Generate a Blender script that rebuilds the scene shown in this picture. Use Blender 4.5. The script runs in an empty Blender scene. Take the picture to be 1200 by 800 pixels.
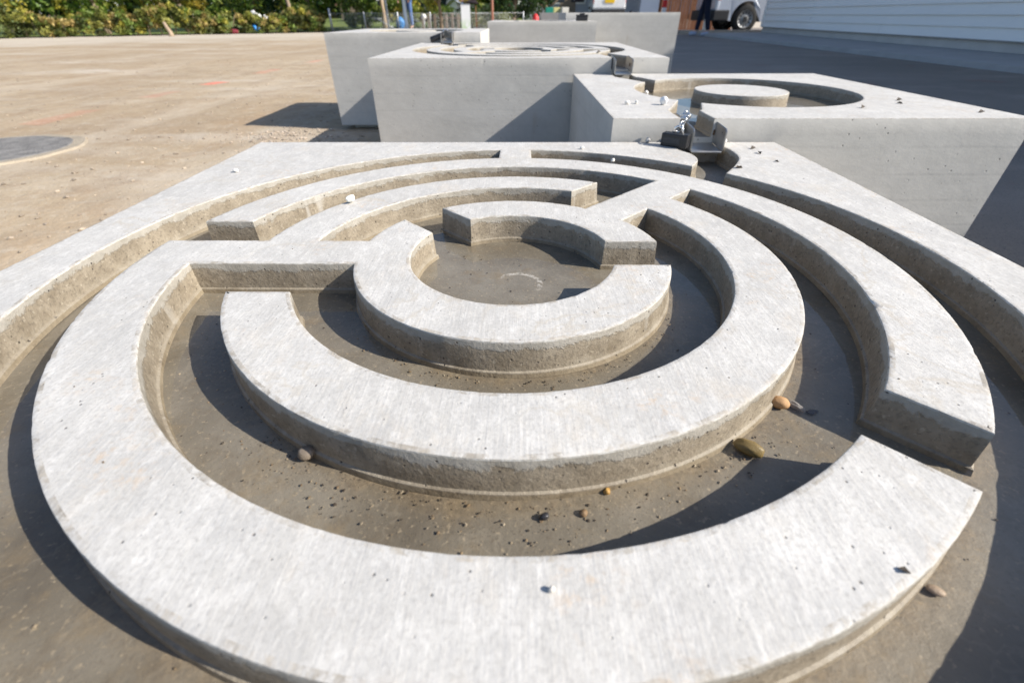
import bpy, bmesh, math, random
import numpy as np
from mathutils import Vector, Matrix, noise as mnoise
R = math.radians
random.seed(7); rng = np.random.default_rng(11)
SC = bpy.context.scene
COL = SC.collection

# ------------------------------------------------------------------ camera, sky, sun, exposure
cam_d = bpy.data.cameras.new('camera'); cam = bpy.data.objects.new('camera', cam_d); COL.objects.link(cam)
cam_d.sensor_fit = 'HORIZONTAL'; cam_d.sensor_width = 36.0; cam_d.lens = 525.92 / 1200 * 36
cam_d.clip_start = 0.02; cam_d.clip_end = 3000
cam.matrix_world = Matrix.Translation((0, 0, 0.4737)) @ Matrix.Rotation(R(0.9237), 4, 'Z') @ Matrix.Rotation(R(90 - 36.0457), 4, 'X') @ Matrix.Rotation(R(-0.2128), 4, 'Z')
cam_d.dof.use_dof = True; cam_d.dof.focus_distance = 0.39; cam_d.dof.aperture_fstop = 8.0
SC.camera = cam

SUN_TRAVEL = Vector((-1.43, 0.33, -1.0)).normalized()
el = math.asin(-SUN_TRAVEL.z); az = math.atan2(-SUN_TRAVEL.x, -SUN_TRAVEL.y)
w = bpy.data.worlds.new('World'); SC.world = w; w.use_nodes = True
wn = w.node_tree.nodes; wl = w.node_tree.links
bg = wn['Background']; sky = wn.new('ShaderNodeTexSky'); sky.sky_type = 'NISHITA'; sky.sun_disc = False
sky.sun_elevation = el; sky.sun_rotation = az; sky.altitude = 400; sky.air_density = 0.85; sky.dust_density = 1.2; sky.ozone_density = 1.3
wl.new(sky.outputs[0], bg.inputs[0]); bg.inputs[1].default_value = 0.118
sd = bpy.data.lights.new('sun', 'SUN'); sd.energy = 5.0; sd.angle = R(0.53); sd.color = (1.0, 0.94, 0.85)
so = bpy.data.objects.new('sun', sd); COL.objects.link(so); so.rotation_euler = SUN_TRAVEL.to_track_quat('-Z', 'Y').to_euler(); so.location = (6, -3, 8)
vs = SC.view_settings; vs.view_transform = 'Standard'; vs.look = 'None'; vs.gamma = 1.0; vs.use_curve_mapping = False
vs.exposure = 0.70

# ------------------------------------------------------------------ material helpers
class NT:
    def __init__(s, name):
        s.m = bpy.data.materials.new(name); s.m.use_nodes = True
        s.n = s.m.node_tree.nodes; s.l = s.m.node_tree.links; s.n.clear()
        s.out = s.n.new('ShaderNodeOutputMaterial')
        s.tc = s.n.new('ShaderNodeTexCoord'); s.geo = s.n.new('ShaderNodeNewGeometry')
    def lk(s, a, b): s.l.new(a, b)
    def setin(s, sock, v):
        if hasattr(v, 'is_output') or isinstance(v, bpy.types.NodeSocket): s.l.new(v, sock)
        elif isinstance(v, (tuple, list)) and len(v) == 3 and sock.type == 'RGBA': sock.default_value = (*v, 1)
        else: sock.default_value = v
    @property
    def obj(s): return s.tc.outputs['Object']
    @property
    def pos(s): return s.geo.outputs['Position']
    def mapping(s, vec, scale=(1, 1, 1), loc=(0, 0, 0), rot=(0, 0, 0)):
        n = s.n.new('ShaderNodeMapping'); s.l.new(vec, n.inputs[0]); n.inputs['Scale'].default_value = scale; n.inputs['Location'].default_value = loc; n.inputs['Rotation'].default_value = rot
        return n.outputs[0]
    def noise(s, vec, scale, detail=4, rough=0.55, dist=0.0):
        n = s.n.new('ShaderNodeTexNoise'); s.l.new(vec, n.inputs['Vector']); n.inputs['Scale'].default_value = scale; n.inputs['Detail'].default_value = detail
        n.inputs['Roughness'].default_value = rough; n.inputs['Distortion'].default_value = dist
        return n.outputs['Fac']
    def voro(s, vec, scale, feature='F1', out='Distance', rnd=1.0):
        n = s.n.new('ShaderNodeTexVoronoi'); n.feature = feature; s.l.new(vec, n.inputs['Vector']); n.inputs['Scale'].default_value = scale; n.inputs['Randomness'].default_value = rnd
        return n.outputs[out]
    def ramp(s, fac, stops, interp='LINEAR'):
        n = s.n.new('ShaderNodeValToRGB'); n.color_ramp.interpolation = interp; s.l.new(fac, n.inputs[0]); e = n.color_ramp.elements
        while len(e) < len(stops): e.new(0.5)
        for i, (p, c) in enumerate(stops): e[i].position = p; e[i].color = (*c, 1) if isinstance(c, (tuple, list)) else (c, c, c, 1)
        return n.outputs['Color']
    def math(s, op, a, b=0.0, c=None, clamp=False):
        n = s.n.new('ShaderNodeMath'); n.operation = op; n.use_clamp = clamp; s.setin(n.inputs[0], a); s.setin(n.inputs[1], b)
        if c is not None: s.setin(n.inputs[2], c)
        return n.outputs[0]
    def mr(s, v, a, b, c=0.0, d=1.0):
        n = s.n.new('ShaderNodeMapRange'); s.setin(n.inputs[0], v)
        for i, x in enumerate((a, b, c, d)): n.inputs[i + 1].default_value = x
        return n.outputs[0]
    def mix(s, fac, a, b, blend='MIX'):
        n = s.n.new('ShaderNodeMix'); n.data_type = 'RGBA'; n.blend_type = blend; n.clamp_result = False
        s.setin(n.inputs[0], fac); s.setin(n.inputs[6], a); s.setin(n.inputs[7], b)
        return n.outputs[2]
    def xyz(s, vec):
        n = s.n.new('ShaderNodeSeparateXYZ'); s.l.new(vec, n.inputs[0]); return n.outputs
    def bump(s, h, strength=0.3, dist=0.01, normal=None):
        n = s.n.new('ShaderNodeBump'); s.l.new(h, n.inputs['Height']); n.inputs['Strength'].default_value = strength; n.inputs['Distance'].default_value = dist
        if normal is not None: s.l.new(normal, n.inputs['Normal'])
        return n.outputs[0]
    def bsdf(s, col, rough=0.8, metal=0.0, normal=None, spec=0.4, **kw):
        n = s.n.new('ShaderNodeBsdfPrincipled'); s.setin(n.inputs['Base Color'], col); s.setin(n.inputs['Roughness'], rough); s.setin(n.inputs['Metallic'], metal)
        s.setin(n.inputs['Specular IOR Level'], spec)
        if normal is not None: s.l.new(normal, n.inputs['Normal'])
        for k, v in kw.items(): s.setin(n.inputs[k.replace('_', ' ')], v)
        s.l.new(n.outputs[0], s.out.inputs[0]); return n

def simple(name, col, rough=0.6, metal=0.0, var=0.12, scale=8.0, bump=0.0, spec=0.4, **kw):
    t = NT(name); nz = t.noise(t.obj, scale, 5)
    c = t.mix(nz, tuple(x * (1 - var) for x in col), tuple(min(1, x * (1 + var)) for x in col))
    nm = t.bump(t.noise(t.obj, scale * 6, 4), bump, 0.01) if bump else None
    t.bsdf(c, t.mr(nz, 0.3, 0.7, max(0.02, rough - 0.08), min(1, rough + 0.08)), metal, nm, spec, **kw); return t.m

def concrete_top_mat(edge=False):
    t = NT('concrete_top_edge' if edge else 'concrete_top'); v = t.obj
    big = t.noise(v, 9, 4, 0.6); mid = t.noise(v, 45, 5, 0.65); fine = t.noise(v, 420, 3, 0.6)
    st = t.noise(t.mapping(v, (520, 16, 16)), 1.0, 3, 0.6); st2 = t.noise(t.mapping(v, (150, 7, 7), rot=(0, 0, 0.03)), 1.0, 3, 0.6)
    c = t.ramp(big, [(0.28, (0.385, 0.378, 0.362)), (0.5, (0.47, 0.463, 0.446)), (0.72, (0.54, 0.534, 0.518))])
    c = t.mix(t.mr(t.noise(v, 28, 6, 0.72, 0.5), 0.40, 0.66, 0, 0.65), c, (0.385, 0.383, 0.378))
    c = t.mix(t.mr(t.noise(t.mapping(v, (1, 0.55, 1), (7, 3, 1)), 60, 5, 0.7), 0.5, 0.72, 0, 0.5), c, (0.62, 0.612, 0.595))
    sv = t.math('MULTIPLY', t.mr(st, 0.50, 0.78, 0, 0.24), t.mr(mid, 0.35, 0.6, 0.35, 1.0))
    c = t.mix(sv, c, (0.66, 0.655, 0.64))
    c = t.mix(t.mr(st2, 0.5, 0.78, 0, 0.28), c, (0.40, 0.395, 0.385))
    c = t.mix(t.mr(fine, 0.48, 0.68, 0, 0.62), c, (0.34, 0.332, 0.32))
    c = t.mix(t.mr(t.noise(t.mapping(v, (1, 0.45, 1), (1.3, 5.1, 0)), 170, 4, 0.75), 0.50, 0.70, 0, 0.45), c, (0.66, 0.655, 0.64))
    c = t.mix(t.mr(t.noise(t.mapping(v, (1, 0.5, 1), (9.3, 2.1, 0)), 110, 5, 0.75), 0.52, 0.70, 0, 0.45), c, (0.38, 0.372, 0.36))
    # rust-coloured drips, pores, dark specks
    rmask = t.math('MULTIPLY', t.mr(t.noise(v, 13, 3, 0.6), 0.57, 0.68, 0, 1), t.mr(t.noise(v, 150, 4, 0.7), 0.50, 0.62, 0, 0.8))
    c = t.mix(t.math('MULTIPLY', rmask, 0.5), c, (0.48, 0.34, 0.21))
    tan = t.mr(t.noise(t.mapping(v, (1, 0.6, 1), (4, 2, 0)), 19, 6, 0.75), 0.55, 0.74, 0, 0.42)
    c = t.mix(tan, c, (0.50, 0.44, 0.36))
    pore = t.math('MULTIPLY', t.mr(t.voro(v, 140), 0.07, 0.12, 1, 0), t.mr(t.noise(v, 22, 3), 0.50, 0.58, 0, 1))
    c = t.mix(t.math('MULTIPLY', pore, 0.75), c, (0.10, 0.09, 0.08))
    rg = t.mr(t.math('ABSOLUTE', t.math('SUBTRACT', t.noise(v, 8, 5, 0.6, 0.3), 0.50)), 0.0, 0.016, 0.5, 0)
    c = t.mix(t.math('MULTIPLY', rg, t.mr(t.noise(v, 5, 2), 0.45, 0.62, 0, 1)), c, (0.40, 0.36, 0.30))
    c = t.mix(1.0, c, (1.085, 1.07, 1.045), 'MULTIPLY')
    if edge:
        em = t.mr(t.noise(v, 60, 6, 0.8, 0.5), 0.47, 0.60, 0, 0.75)
        c = t.mix(em, c, t.ramp(t.noise(v, 37, 4, 0.7), [(0.35, (0.20, 0.175, 0.14)), (0.6, (0.42, 0.37, 0.30))]))
    h = t.math('ADD', t.math('MULTIPLY', st, 0.45), t.math('ADD', t.math('MULTIPLY', fine, 0.5), t.math('MULTIPLY', pore, -1.5)))
    nm = t.bump(h, 0.45, 0.0010); nm = t.bump(mid, 0.2, 0.003, nm)
    t.bsdf(c, t.mr(mid, 0.3, 0.7, 0.62, 0.85), 0, nm, 0.35); return t.m

def concrete_wall_mat():
    # cast faces of the channels: grey-white lip, tide-stained brown middle, pale scale line at the foot
    t = NT('stained_channel_concrete'); v = t.obj; z = t.xyz(v)[2]
    edge = t.noise(v, 34, 6, 0.8, 0.6); fine = t.noise(v, 330, 4, 0.7); mid = t.noise(v, 60, 5, 0.65)
    zz = t.math('ADD', z, t.mr(edge, 0.3, 0.7, -0.0045, 0.0045))
    c = t.ramp(mid, [(0.3, (0.185, 0.152, 0.108)), (0.7, (0.295, 0.252, 0.19))])
    c = t.mix(t.mr(fine, 0.50, 0.68, 0, 0.75), c, (0.12, 0.10, 0.075))
    c = t.mix(t.mr(t.noise(t.mapping(v, (1, 1, 1), (3, 1, 2)), 260, 3, 0.6), 0.60, 0.70, 0, 0.6), c, (0.42, 0.37, 0.29))
    topb = t.mr(zz, -0.0078, -0.0060, 0, 0.62)
    c = t.mix(topb, c, t.ramp(mid, [(0.3, (0.29, 0.275, 0.24)), (0.7, (0.41, 0.395, 0.36))]))
    foot = t.math('MULTIPLY', t.mr(zz, -0.0245, -0.0195, 0.7, 0), t.mr(t.noise(v, 31, 4, 0.7), 0.35, 0.6, 0.25, 1))
    c = t.mix(foot, c, t.ramp(mid, [(0.3, (0.22, 0.19, 0.145)), (0.7, (0.33, 0.295, 0.235))]))
    drip = t.math('MULTIPLY', t.mr(t.noise(t.mapping(v, (34, 34, 3)), 1, 3), 0.60, 0.66, 0, 0.6), t.mr(t.noise(v, 11, 2), 0.5, 0.6, 0, 1))
    c = t.mix(drip, c, (0.44, 0.42, 0.38))
    pore = t.math('MULTIPLY', t.mr(t.voro(v, 150), 0.10, 0.15, 1, 0), t.mr(t.noise(v, 38, 2), 0.50, 0.56, 0, 1))
    c = t.mix(t.math('MULTIPLY', pore, 0.85), c, (0.05, 0.042, 0.035))
    h = t.math('ADD', fine, t.math('ADD', t.math('MULTIPLY', pore, -2.0), t.math('MULTIPLY', topb, 0.9)))
    nm = t.bump(h, 0.65, 0.0011); nm = t.bump(mid, 0.14, 0.002, nm)
    t.bsdf(c, t.mr(mid, 0.3, 0.7, 0.5, 0.75), 0, nm, 0.4); return t.m

def concrete_floor_mat():
    t = NT('wet_floor_concrete'); v = t.obj
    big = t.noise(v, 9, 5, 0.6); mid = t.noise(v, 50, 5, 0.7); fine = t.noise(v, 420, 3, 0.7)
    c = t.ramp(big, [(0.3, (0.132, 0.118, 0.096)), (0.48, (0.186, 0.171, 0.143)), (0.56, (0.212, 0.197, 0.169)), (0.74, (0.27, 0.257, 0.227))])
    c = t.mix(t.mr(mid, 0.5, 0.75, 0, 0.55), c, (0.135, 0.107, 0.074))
    c = t.mix(t.mr(fine, 0.56, 0.74, 0, 0.5), c, (0.12, 0.10, 0.08))
    c = t.mix(t.math('MULTIPLY', t.mr(t.noise(v, 330, 2), 0.62, 0.72, 0, 1), 0.5), c, (0.42, 0.36, 0.27))
    # sediment dust and white lime scale
    c = t.mix(t.mr(t.noise(v, 26, 5, 0.75), 0.55, 0.68, 0, 0.5), c, (0.235, 0.190, 0.125))
    c = t.mix(t.mr(t.math('ABSOLUTE', t.math('SUBTRACT', t.noise(v, 11, 5, 0.6, 0.4), 0.5)), 0.0, 0.012, 0.22, 0), c, (0.34, 0.31, 0.26))
    o = t.xyz(v); dx = t.math('SUBTRACT', o[0], 0.006); dy = t.math('SUBTRACT', o[1], -0.008)
    rr = t.math('SQRT', t.math('ADD', t.math('MULTIPLY', dx, dx), t.math('MULTIPLY', dy, dy)))
    ring = t.math('MULTIPLY', t.mr(t.math('ABSOLUTE', t.math('SUBTRACT', rr, 0.021)), 0.0015, 0.003, 1, 0), t.mr(t.math('ADD', t.math('MULTIPLY', dx, 0.6), dy), -0.004, 0.008, 0, 1))
    ring = t.math('MULTIPLY', ring, t.mr(t.noise(v, 230, 4, 0.7), 0.42, 0.56, 0, 1))
    c = t.mix(t.math('MULTIPLY', ring, 0.8), c, (0.55, 0.54, 0.52))
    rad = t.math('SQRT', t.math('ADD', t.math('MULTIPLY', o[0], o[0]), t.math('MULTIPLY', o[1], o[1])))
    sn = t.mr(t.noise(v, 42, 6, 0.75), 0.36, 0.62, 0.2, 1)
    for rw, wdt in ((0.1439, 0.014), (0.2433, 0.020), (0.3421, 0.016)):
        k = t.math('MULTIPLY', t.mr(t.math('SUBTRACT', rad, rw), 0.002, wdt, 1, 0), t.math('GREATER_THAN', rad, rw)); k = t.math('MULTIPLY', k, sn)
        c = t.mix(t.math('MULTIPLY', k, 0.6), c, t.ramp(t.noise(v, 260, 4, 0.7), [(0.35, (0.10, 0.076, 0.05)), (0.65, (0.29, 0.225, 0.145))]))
    nm = t.bump(fine, 0.3, 0.001); nm = t.bump(mid, 0.18, 0.004, nm)
    t.bsdf(c, 0.5, 0, nm, 0.4); return t.m

def concrete_side_mat():
    # outer faces: board-marked grey concrete
    t = NT('board_marked_concrete'); v = t.obj; z = t.xyz(v)[2]
    big = t.noise(t.mapping(v, (1, 1, 1.8)), 6.5, 6, 0.68); mid = t.noise(v, 38, 5, 0.65); fine = t.noise(v, 300, 3)
    c = t.ramp(big, [(0.3, (0.45, 0.437, 0.405)), (0.7, (0.54, 0.525, 0.490))])
    c = t.mix(t.mr(mid, 0.45, 0.75, 0, 0.3), c, (0.37, 0.36, 0.34))
    zz = t.math('ADD', z, t.math('MULTIPLY', t.math('SUBTRACT', t.noise(t.mapping(v, (3, 3, 0.2)), 1, 3), 0.5), 0.014))
    line = t.mr(t.math('ABSOLUTE', t.math('SUBTRACT', t.math('FRACT', t.math('DIVIDE', zz, 0.047)), 0.5)), 0.42, 0.5, 0, 1)
    line = t.math('MULTIPLY', line, t.mr(t.noise(t.mapping(v, (5, 5, 30)), 1, 3), 0.38, 0.62, 0, 1))
    c = t.mix(t.math('MULTIPLY', line, 0.20), c, (0.30, 0.295, 0.28))
    board = t.noise(t.mapping(v, (1.5, 1.5, 55)), 1, 2)
    c = t.mix(t.mr(board, 0.4, 0.65, 0, 0.18), c, (0.50, 0.492, 0.47))
    pore = t.math('MULTIPLY', t.mr(t.voro(v, 60), 0.07, 0.12, 1, 0), t.mr(t.noise(v, 12, 3), 0.47, 0.56, 0, 1))
    c = t.mix(t.math('MULTIPLY', pore, 0.7), c, (0.12, 0.115, 0.105))
    rust = t.math('MULTIPLY', t.mr(t.noise(t.mapping(v, (26, 26, 2.2)), 1, 3), 0.64, 0.74, 0, 0.4), t.mr(t.noise(v, 6, 2), 0.5, 0.6, 0, 1))
    c = t.mix(rust, c, (0.36, 0.29, 0.21))
    h = t.math('ADD', t.math('MULTIPLY', line, -0.25), t.math('ADD', t.math('MULTIPLY', fine, 0.3), t.math('MULTIPLY', pore, -1.2)))
    nm = t.bump(h, 0.35, 0.0012); nm = t.bump(big, 0.15, 0.01, nm)
    t.bsdf(c, 0.8, 0, nm, 0.3); return t.m

def water_mat():
    t = NT('shallow_water')
    rip = t.noise(t.pos, 40, 3, 0.5); nm = t.bump(rip, 0.035, 0.002)
    fr = t.n.new('ShaderNodeFresnel'); t.lk(t.mr(t.geo.outputs['Backfacing'], 0, 1, 1.33, 1 / 1.33), fr.inputs[0]); t.lk(nm, fr.inputs['Normal'])
    tr = t.n.new('ShaderNodeBsdfTransparent'); tr.inputs[0].default_value = (0.95, 0.925, 0.88, 1)
    gl = t.n.new('ShaderNodeBsdfGlossy'); gl.inputs['Roughness'].default_value = 0.015; t.lk(nm, gl.inputs['Normal'])
    mx = t.n.new('ShaderNodeMixShader'); t.lk(fr.outputs[0], mx.inputs[0]); t.lk(tr.outputs[0], mx.inputs[1]); t.lk(gl.outputs[0], mx.inputs[2])
    t.lk(mx.outputs[0], t.out.inputs[0]); return t.m

def sand_mat():
    t = NT('compacted_sandy_gravel'); v = t.pos; o = t.xyz(v)
    big = t.noise(v, 0.55, 5, 0.6); mid = t.noise(v, 4.5, 6, 0.65); fine = t.noise(v, 60, 5, 0.7); st = t.noise(t.mapping(v, (0.35, 1.3, 1), rot=(0, 0, 0.25)), 1.3, 5, 0.6)
    c = t.ramp(big, [(0.3, (0.305, 0.228, 0.148)), (0.5, (0.375, 0.294, 0.198)), (0.7, (0.44, 0.362, 0.262))])
    c = t.mix(t.mr(st, 0.52, 0.70, 0, 0.7), c, (0.53, 0.475, 0.40))
    c = t.mix(t.mr(mid, 0.46, 0.66, 0, 0.6), c, (0.27, 0.198, 0.132))
    c = t.mix(t.mr(fine, 0.5, 0.78, 0, 0.45), c, (0.24, 0.18, 0.125))
    c = t.mix(t.mr(t.voro(v, 95), 0.16, 0.24, 0.45, 0), c, (0.55, 0.50, 0.43))
    trk = t.noise(t.mapping(v, (2.6, 0.22, 1), rot=(0, 0, -0.55)), 1.0, 6, 0.65)
    c = t.mix(t.mr(trk, 0.50, 0.66, 0, 0.5), c, (0.48, 0.41, 0.32))
    c = t.mix(t.mr(t.noise(t.mapping(v, (1.1, 0.5, 1), (5, 3, 0), (0, 0, -0.4)), 1.4, 6, 0.7), 0.53, 0.68, 0, 0.6), c, (0.33, 0.235, 0.145))
    c = t.mix(t.mr(t.noise(v, 17, 5, 0.75), 0.52, 0.66, 0, 0.5), c, (0.47, 0.41, 0.33))
    # pale dust strip along the hedge side
    far = t.mr(t.math('ADD', o[1], t.math('ADD', t.math('MULTIPLY', o[0], -0.55), t.mr(big, 0.3, 0.7, -2.0, 2.0))), 15.0, 18.5, 0, 0.75)
    c = t.mix(far, c, (0.50, 0.45, 0.38))
    # sprayed red survey dashes on a line
    dx = t.math('ABSOLUTE', t.math('SUBTRACT', o[0], t.math('ADD', -2.70, t.math('MULTIPLY', o[1], 0.014))))
    dash = None
    for y0, y1, a in ((2.62, 3.06, 0.11), (3.56, 3.86, 0.11), (4.30, 4.55, 0.55), (5.2, 5.6, 0.16), (6.5, 6.9, 0.2)):
        k = t.math('MULTIPLY', t.math('GREATER_THAN', o[1], y0), t.math('LESS_THAN', o[1], y1)); k = t.math('MULTIPLY', k, a)
        dash = k if dash is None else t.math('ADD', dash, k)
    wob = t.math('ADD', dx, t.math('MULTIPLY', t.math('SUBTRACT', t.noise(v, 14, 4), 0.5), 0.07))
    dash = t.math('MULTIPLY', dash, t.mr(wob, 0.045, 0.075, 1, 0))
    c = t.mix(dash, c, (0.80, 0.16, 0.12))
    h = t.math('ADD', t.math('MULTIPLY', mid, 1.0), t.math('MULTIPLY', fine, 0.35))
    nm = t.bump(h, 0.6, 0.02)
    t.bsdf(c, 0.92, 0, nm, 0.2); return t.m

def asphalt_mat():
    t = NT('grey_asphalt'); v = t.pos
    big = t.noise(v, 0.6, 4); st = t.noise(t.mapping(v, (0.7, 1.5, 1), rot=(0, 0, 0.5)), 1.6, 6, 0.7); fine = t.noise(v, 170, 3, 0.7)
    c = t.ramp(big, [(0.3, (0.165, 0.145, 0.122)), (0.7, (0.235, 0.206, 0.175))])
    c = t.mix(t.mr(st, 0.5, 0.72, 0, 0.55), c, (0.34, 0.30, 0.255))
    c = t.mix(t.mr(fine, 0.5, 0.72, 0, 0.6), c, (0.035, 0.035, 0.037))
    c = t.mix(t.mr(t.voro(v, 130), 0.12, 0.22, 0.35, 0), c, (0.19, 0.185, 0.18))
    c = t.mix(t.math('MULTIPLY', t.mr(t.noise(t.mapping(v, (1, 1, 1), (3.3, 1.2, 0)), 1.9, 3), 0.66, 0.70, 0, 1), 0.35), c, (0.22, 0.05, 0.05))
    nm = t.bump(t.math('ADD', fine, t.math('MULTIPLY', t.noise(v, 20, 3), 0.6)), 0.5, 0.006)
    t.bsdf(c, 0.7, 0, nm, 0.4); return t.m

def leaf_mat(name, rough=0.55):
    t = NT(name); a = t.n.new('ShaderNodeAttribute'); a.attribute_name = 'leafcol'
    b = t.bsdf(a.outputs['Color'], rough, 0, None, 0.3)
    tl = t.n.new('ShaderNodeBsdfTranslucent'); t.lk(t.mix(1.0, a.outputs['Color'], (1.0, 1.15, 0.55), 'MULTIPLY'), tl.inputs[0])
    mx = t.n.new('ShaderNodeMixShader'); mx.inputs[0].default_value = 0.32; t.lk(b.outputs[0], mx.inputs[1]); t.lk(tl.outputs[0], mx.inputs[2])
    t.lk(mx.outputs[0], t.out.inputs[0]); return t.m

def bark_mat(name, c0, c1):
    t = NT(name); n = t.noise(t.mapping(t.obj, (14, 14, 3)), 1, 5, 0.7)
    t.bsdf(t.ramp(n, [(0.3, c0), (0.7, c1)]), 0.9, 0, t.bump(n, 0.7, 0.02), 0.2); return t.m

def steel_mat():
    t = NT('brushed_stainless_steel'); v = t.obj
    n = t.noise(t.mapping(v, (18, 320, 320)), 1, 3); big = t.noise(v, 45, 4, 0.7)
    c = t.mix(big, (0.36, 0.358, 0.35), (0.54, 0.535, 0.525))
    dirt = t.mr(t.noise(v, 28, 5, 0.75), 0.58, 0.72, 0, 0.8); c = t.mix(dirt, c, (0.20, 0.17, 0.13))
    t.bsdf(c, t.mr(big, 0.3, 0.7, 0.26, 0.5), t.math('SUBTRACT', 0.95, t.math('MULTIPLY', dirt, 0.6)), t.bump(n, 0.12, 0.001), 0.5); return t.m

def arris_mat():
    t = NT('worn_concrete_edge'); v = t.obj; n = t.noise(v, 90, 5, 0.75); f = t.noise(v, 420, 3)
    c = t.ramp(n, [(0.32, (0.27, 0.235, 0.19)), (0.5, (0.44, 0.42, 0.38)), (0.68, (0.60, 0.59, 0.56))])
    c = t.mix(t.mr(f, 0.55, 0.75, 0, 0.5), c, (0.2, 0.175, 0.14))
    t.bsdf(c, 0.8, 0, t.bump(f, 0.4, 0.001), 0.3); return t.m
M = dict(arris=arris_mat(), topedge=concrete_top_mat(True), top=concrete_top_mat(), wall=concrete_wall_mat(), floor=concrete_floor_mat(), side=concrete_side_mat(), water=water_mat(), sand=sand_mat(), asphalt=asphalt_mat(),
         leaf=leaf_mat('leaves'), bark=bark_mat('bark', (0.10, 0.075, 0.05), (0.27, 0.21, 0.15)), palebark=bark_mat('pale_bark', (0.22, 0.16, 0.11), (0.46, 0.36, 0.26)), steel=steel_mat(),
         black=simple('black_plastic', (0.022, 0.022, 0.024), 0.42, 0, 0.3, 60, 0.15), chrome=simple('chromed_steel', (0.72, 0.72, 0.72), 0.16, 1.0, 0.05, 30),
         brass=simple('dull_brass', (0.42, 0.33, 0.16), 0.4, 0.9, 0.1, 30), grime=simple('rusty_grime', (0.12, 0.08, 0.05), 0.8, 0, 0.3, 120, 0.3))

# ------------------------------------------------------------------ mesh helpers
def link(name, me, parent=None, loc=(0, 0, 0), mats=(), rot=None):
    o = bpy.data.objects.new(name, me); COL.objects.link(o); o.location = loc
    if rot is not None: o.rotation_euler = rot
    if parent is not None: o.parent = parent
    if me is not None and not me.materials:
        for m in mats: me.materials.append(m)
    return o
def empty(name, loc=(0, 0, 0), rz=0.0):
    o = bpy.data.objects.new(name, None); COL.objects.link(o); o.location = loc; o.rotation_euler = (0, 0, rz); o.empty_display_size = 0.1; return o
def tag(o, label, cat, group=None):
    o['label'] = label; o['category'] = cat
    if group: o['group'] = group
    return o
def struct(o): o['kind'] = 'structure'; return o
def mesh_from(name, verts, faces, smooth=False):
    me = bpy.data.meshes.new(name); me.from_pydata([tuple(v) for v in verts], [], faces); me.update()
    if smooth: me.polygons.foreach_set('use_smooth', [True] * len(me.polygons))
    return me
def bm_mesh(name, bm, smooth=False):
    me = bpy.data.meshes.new(name); bmesh.ops.recalc_face_normals(bm, faces=bm.faces); bm.to_mesh(me); bm.free()
    if smooth: me.polygons.foreach_set('use_smooth', [True] * len(me.polygons))
    return me
def add_box(bm, c, s, rot=None, bevel=0.0, taper=None):
    v = bmesh.ops.create_cube(bm, size=1.0)['verts']
    for q in v:
        k = 1.0
        if taper and q.co.z > 0: k = taper
        q.co = Vector((q.co.x * s[0] * k, q.co.y * s[1] * k, q.co.z * s[2]))
    if bevel:
        es = list({e for q in v for e in q.link_edges}); r = bmesh.ops.bevel(bm, geom=es, offset=bevel, segments=2, affect='EDGES', profile=0.6); v = list({x for f in r['faces'] for x in f.verts} | {x for x in v if x.is_valid})
    m = Matrix.Translation(c) @ (rot.to_4x4() if rot is not None else Matrix.Identity(4))
    for q in v: q.co = m @ q.co
    return v
def box_obj(name, c, s, mat, parent=None, bevel=0.0, rot=None, smooth=False):
    bm = bmesh.new(); add_box(bm, (0, 0, 0), s, None, bevel); return link(name, bm_mesh(name, bm, smooth), parent, c, [mat], rot)
def tube_mesh(name, pts, rad, seg=8, cap=True, smooth=True):
    pts = [Vector(p) for p in pts]; vs = []; fs = []; n = len(pts)
    ref = Vector((0.31, 0.72, 0.62)).normalized()
    for i, p in enumerate(pts):
        d = (pts[min(i + 1, n - 1)] - pts[max(i - 1, 0)]).normalized(); a = d.cross(ref).normalized(); b = d.cross(a)
        for k in range(seg):
            t = 2 * math.pi * k / seg; vs.append(p + (a * math.cos(t) + b * math.sin(t)) * rad[i])
    for i in range(n - 1):
        for k in range(seg):
            k2 = (k + 1) % seg; fs.append((i * seg + k, i * seg + k2, (i + 1) * seg + k2, (i + 1) * seg + k))
    if cap: fs.append(tuple(range(seg))[::-1]); fs.append(tuple((n - 1) * seg + k for k in range(seg)))
    return mesh_from(name, vs, fs, smooth)
def merge(name, mes, smooth=True):
    vs = []; fs = []
    for me in mes:
        o = len(vs); vs += [tuple(v.co) for v in me.vertices]; fs += [tuple(o + i for i in p.vertices) for p in me.polygons]
        bpy.data.meshes.remove(me)
    return mesh_from(name, vs, fs, smooth)

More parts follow.
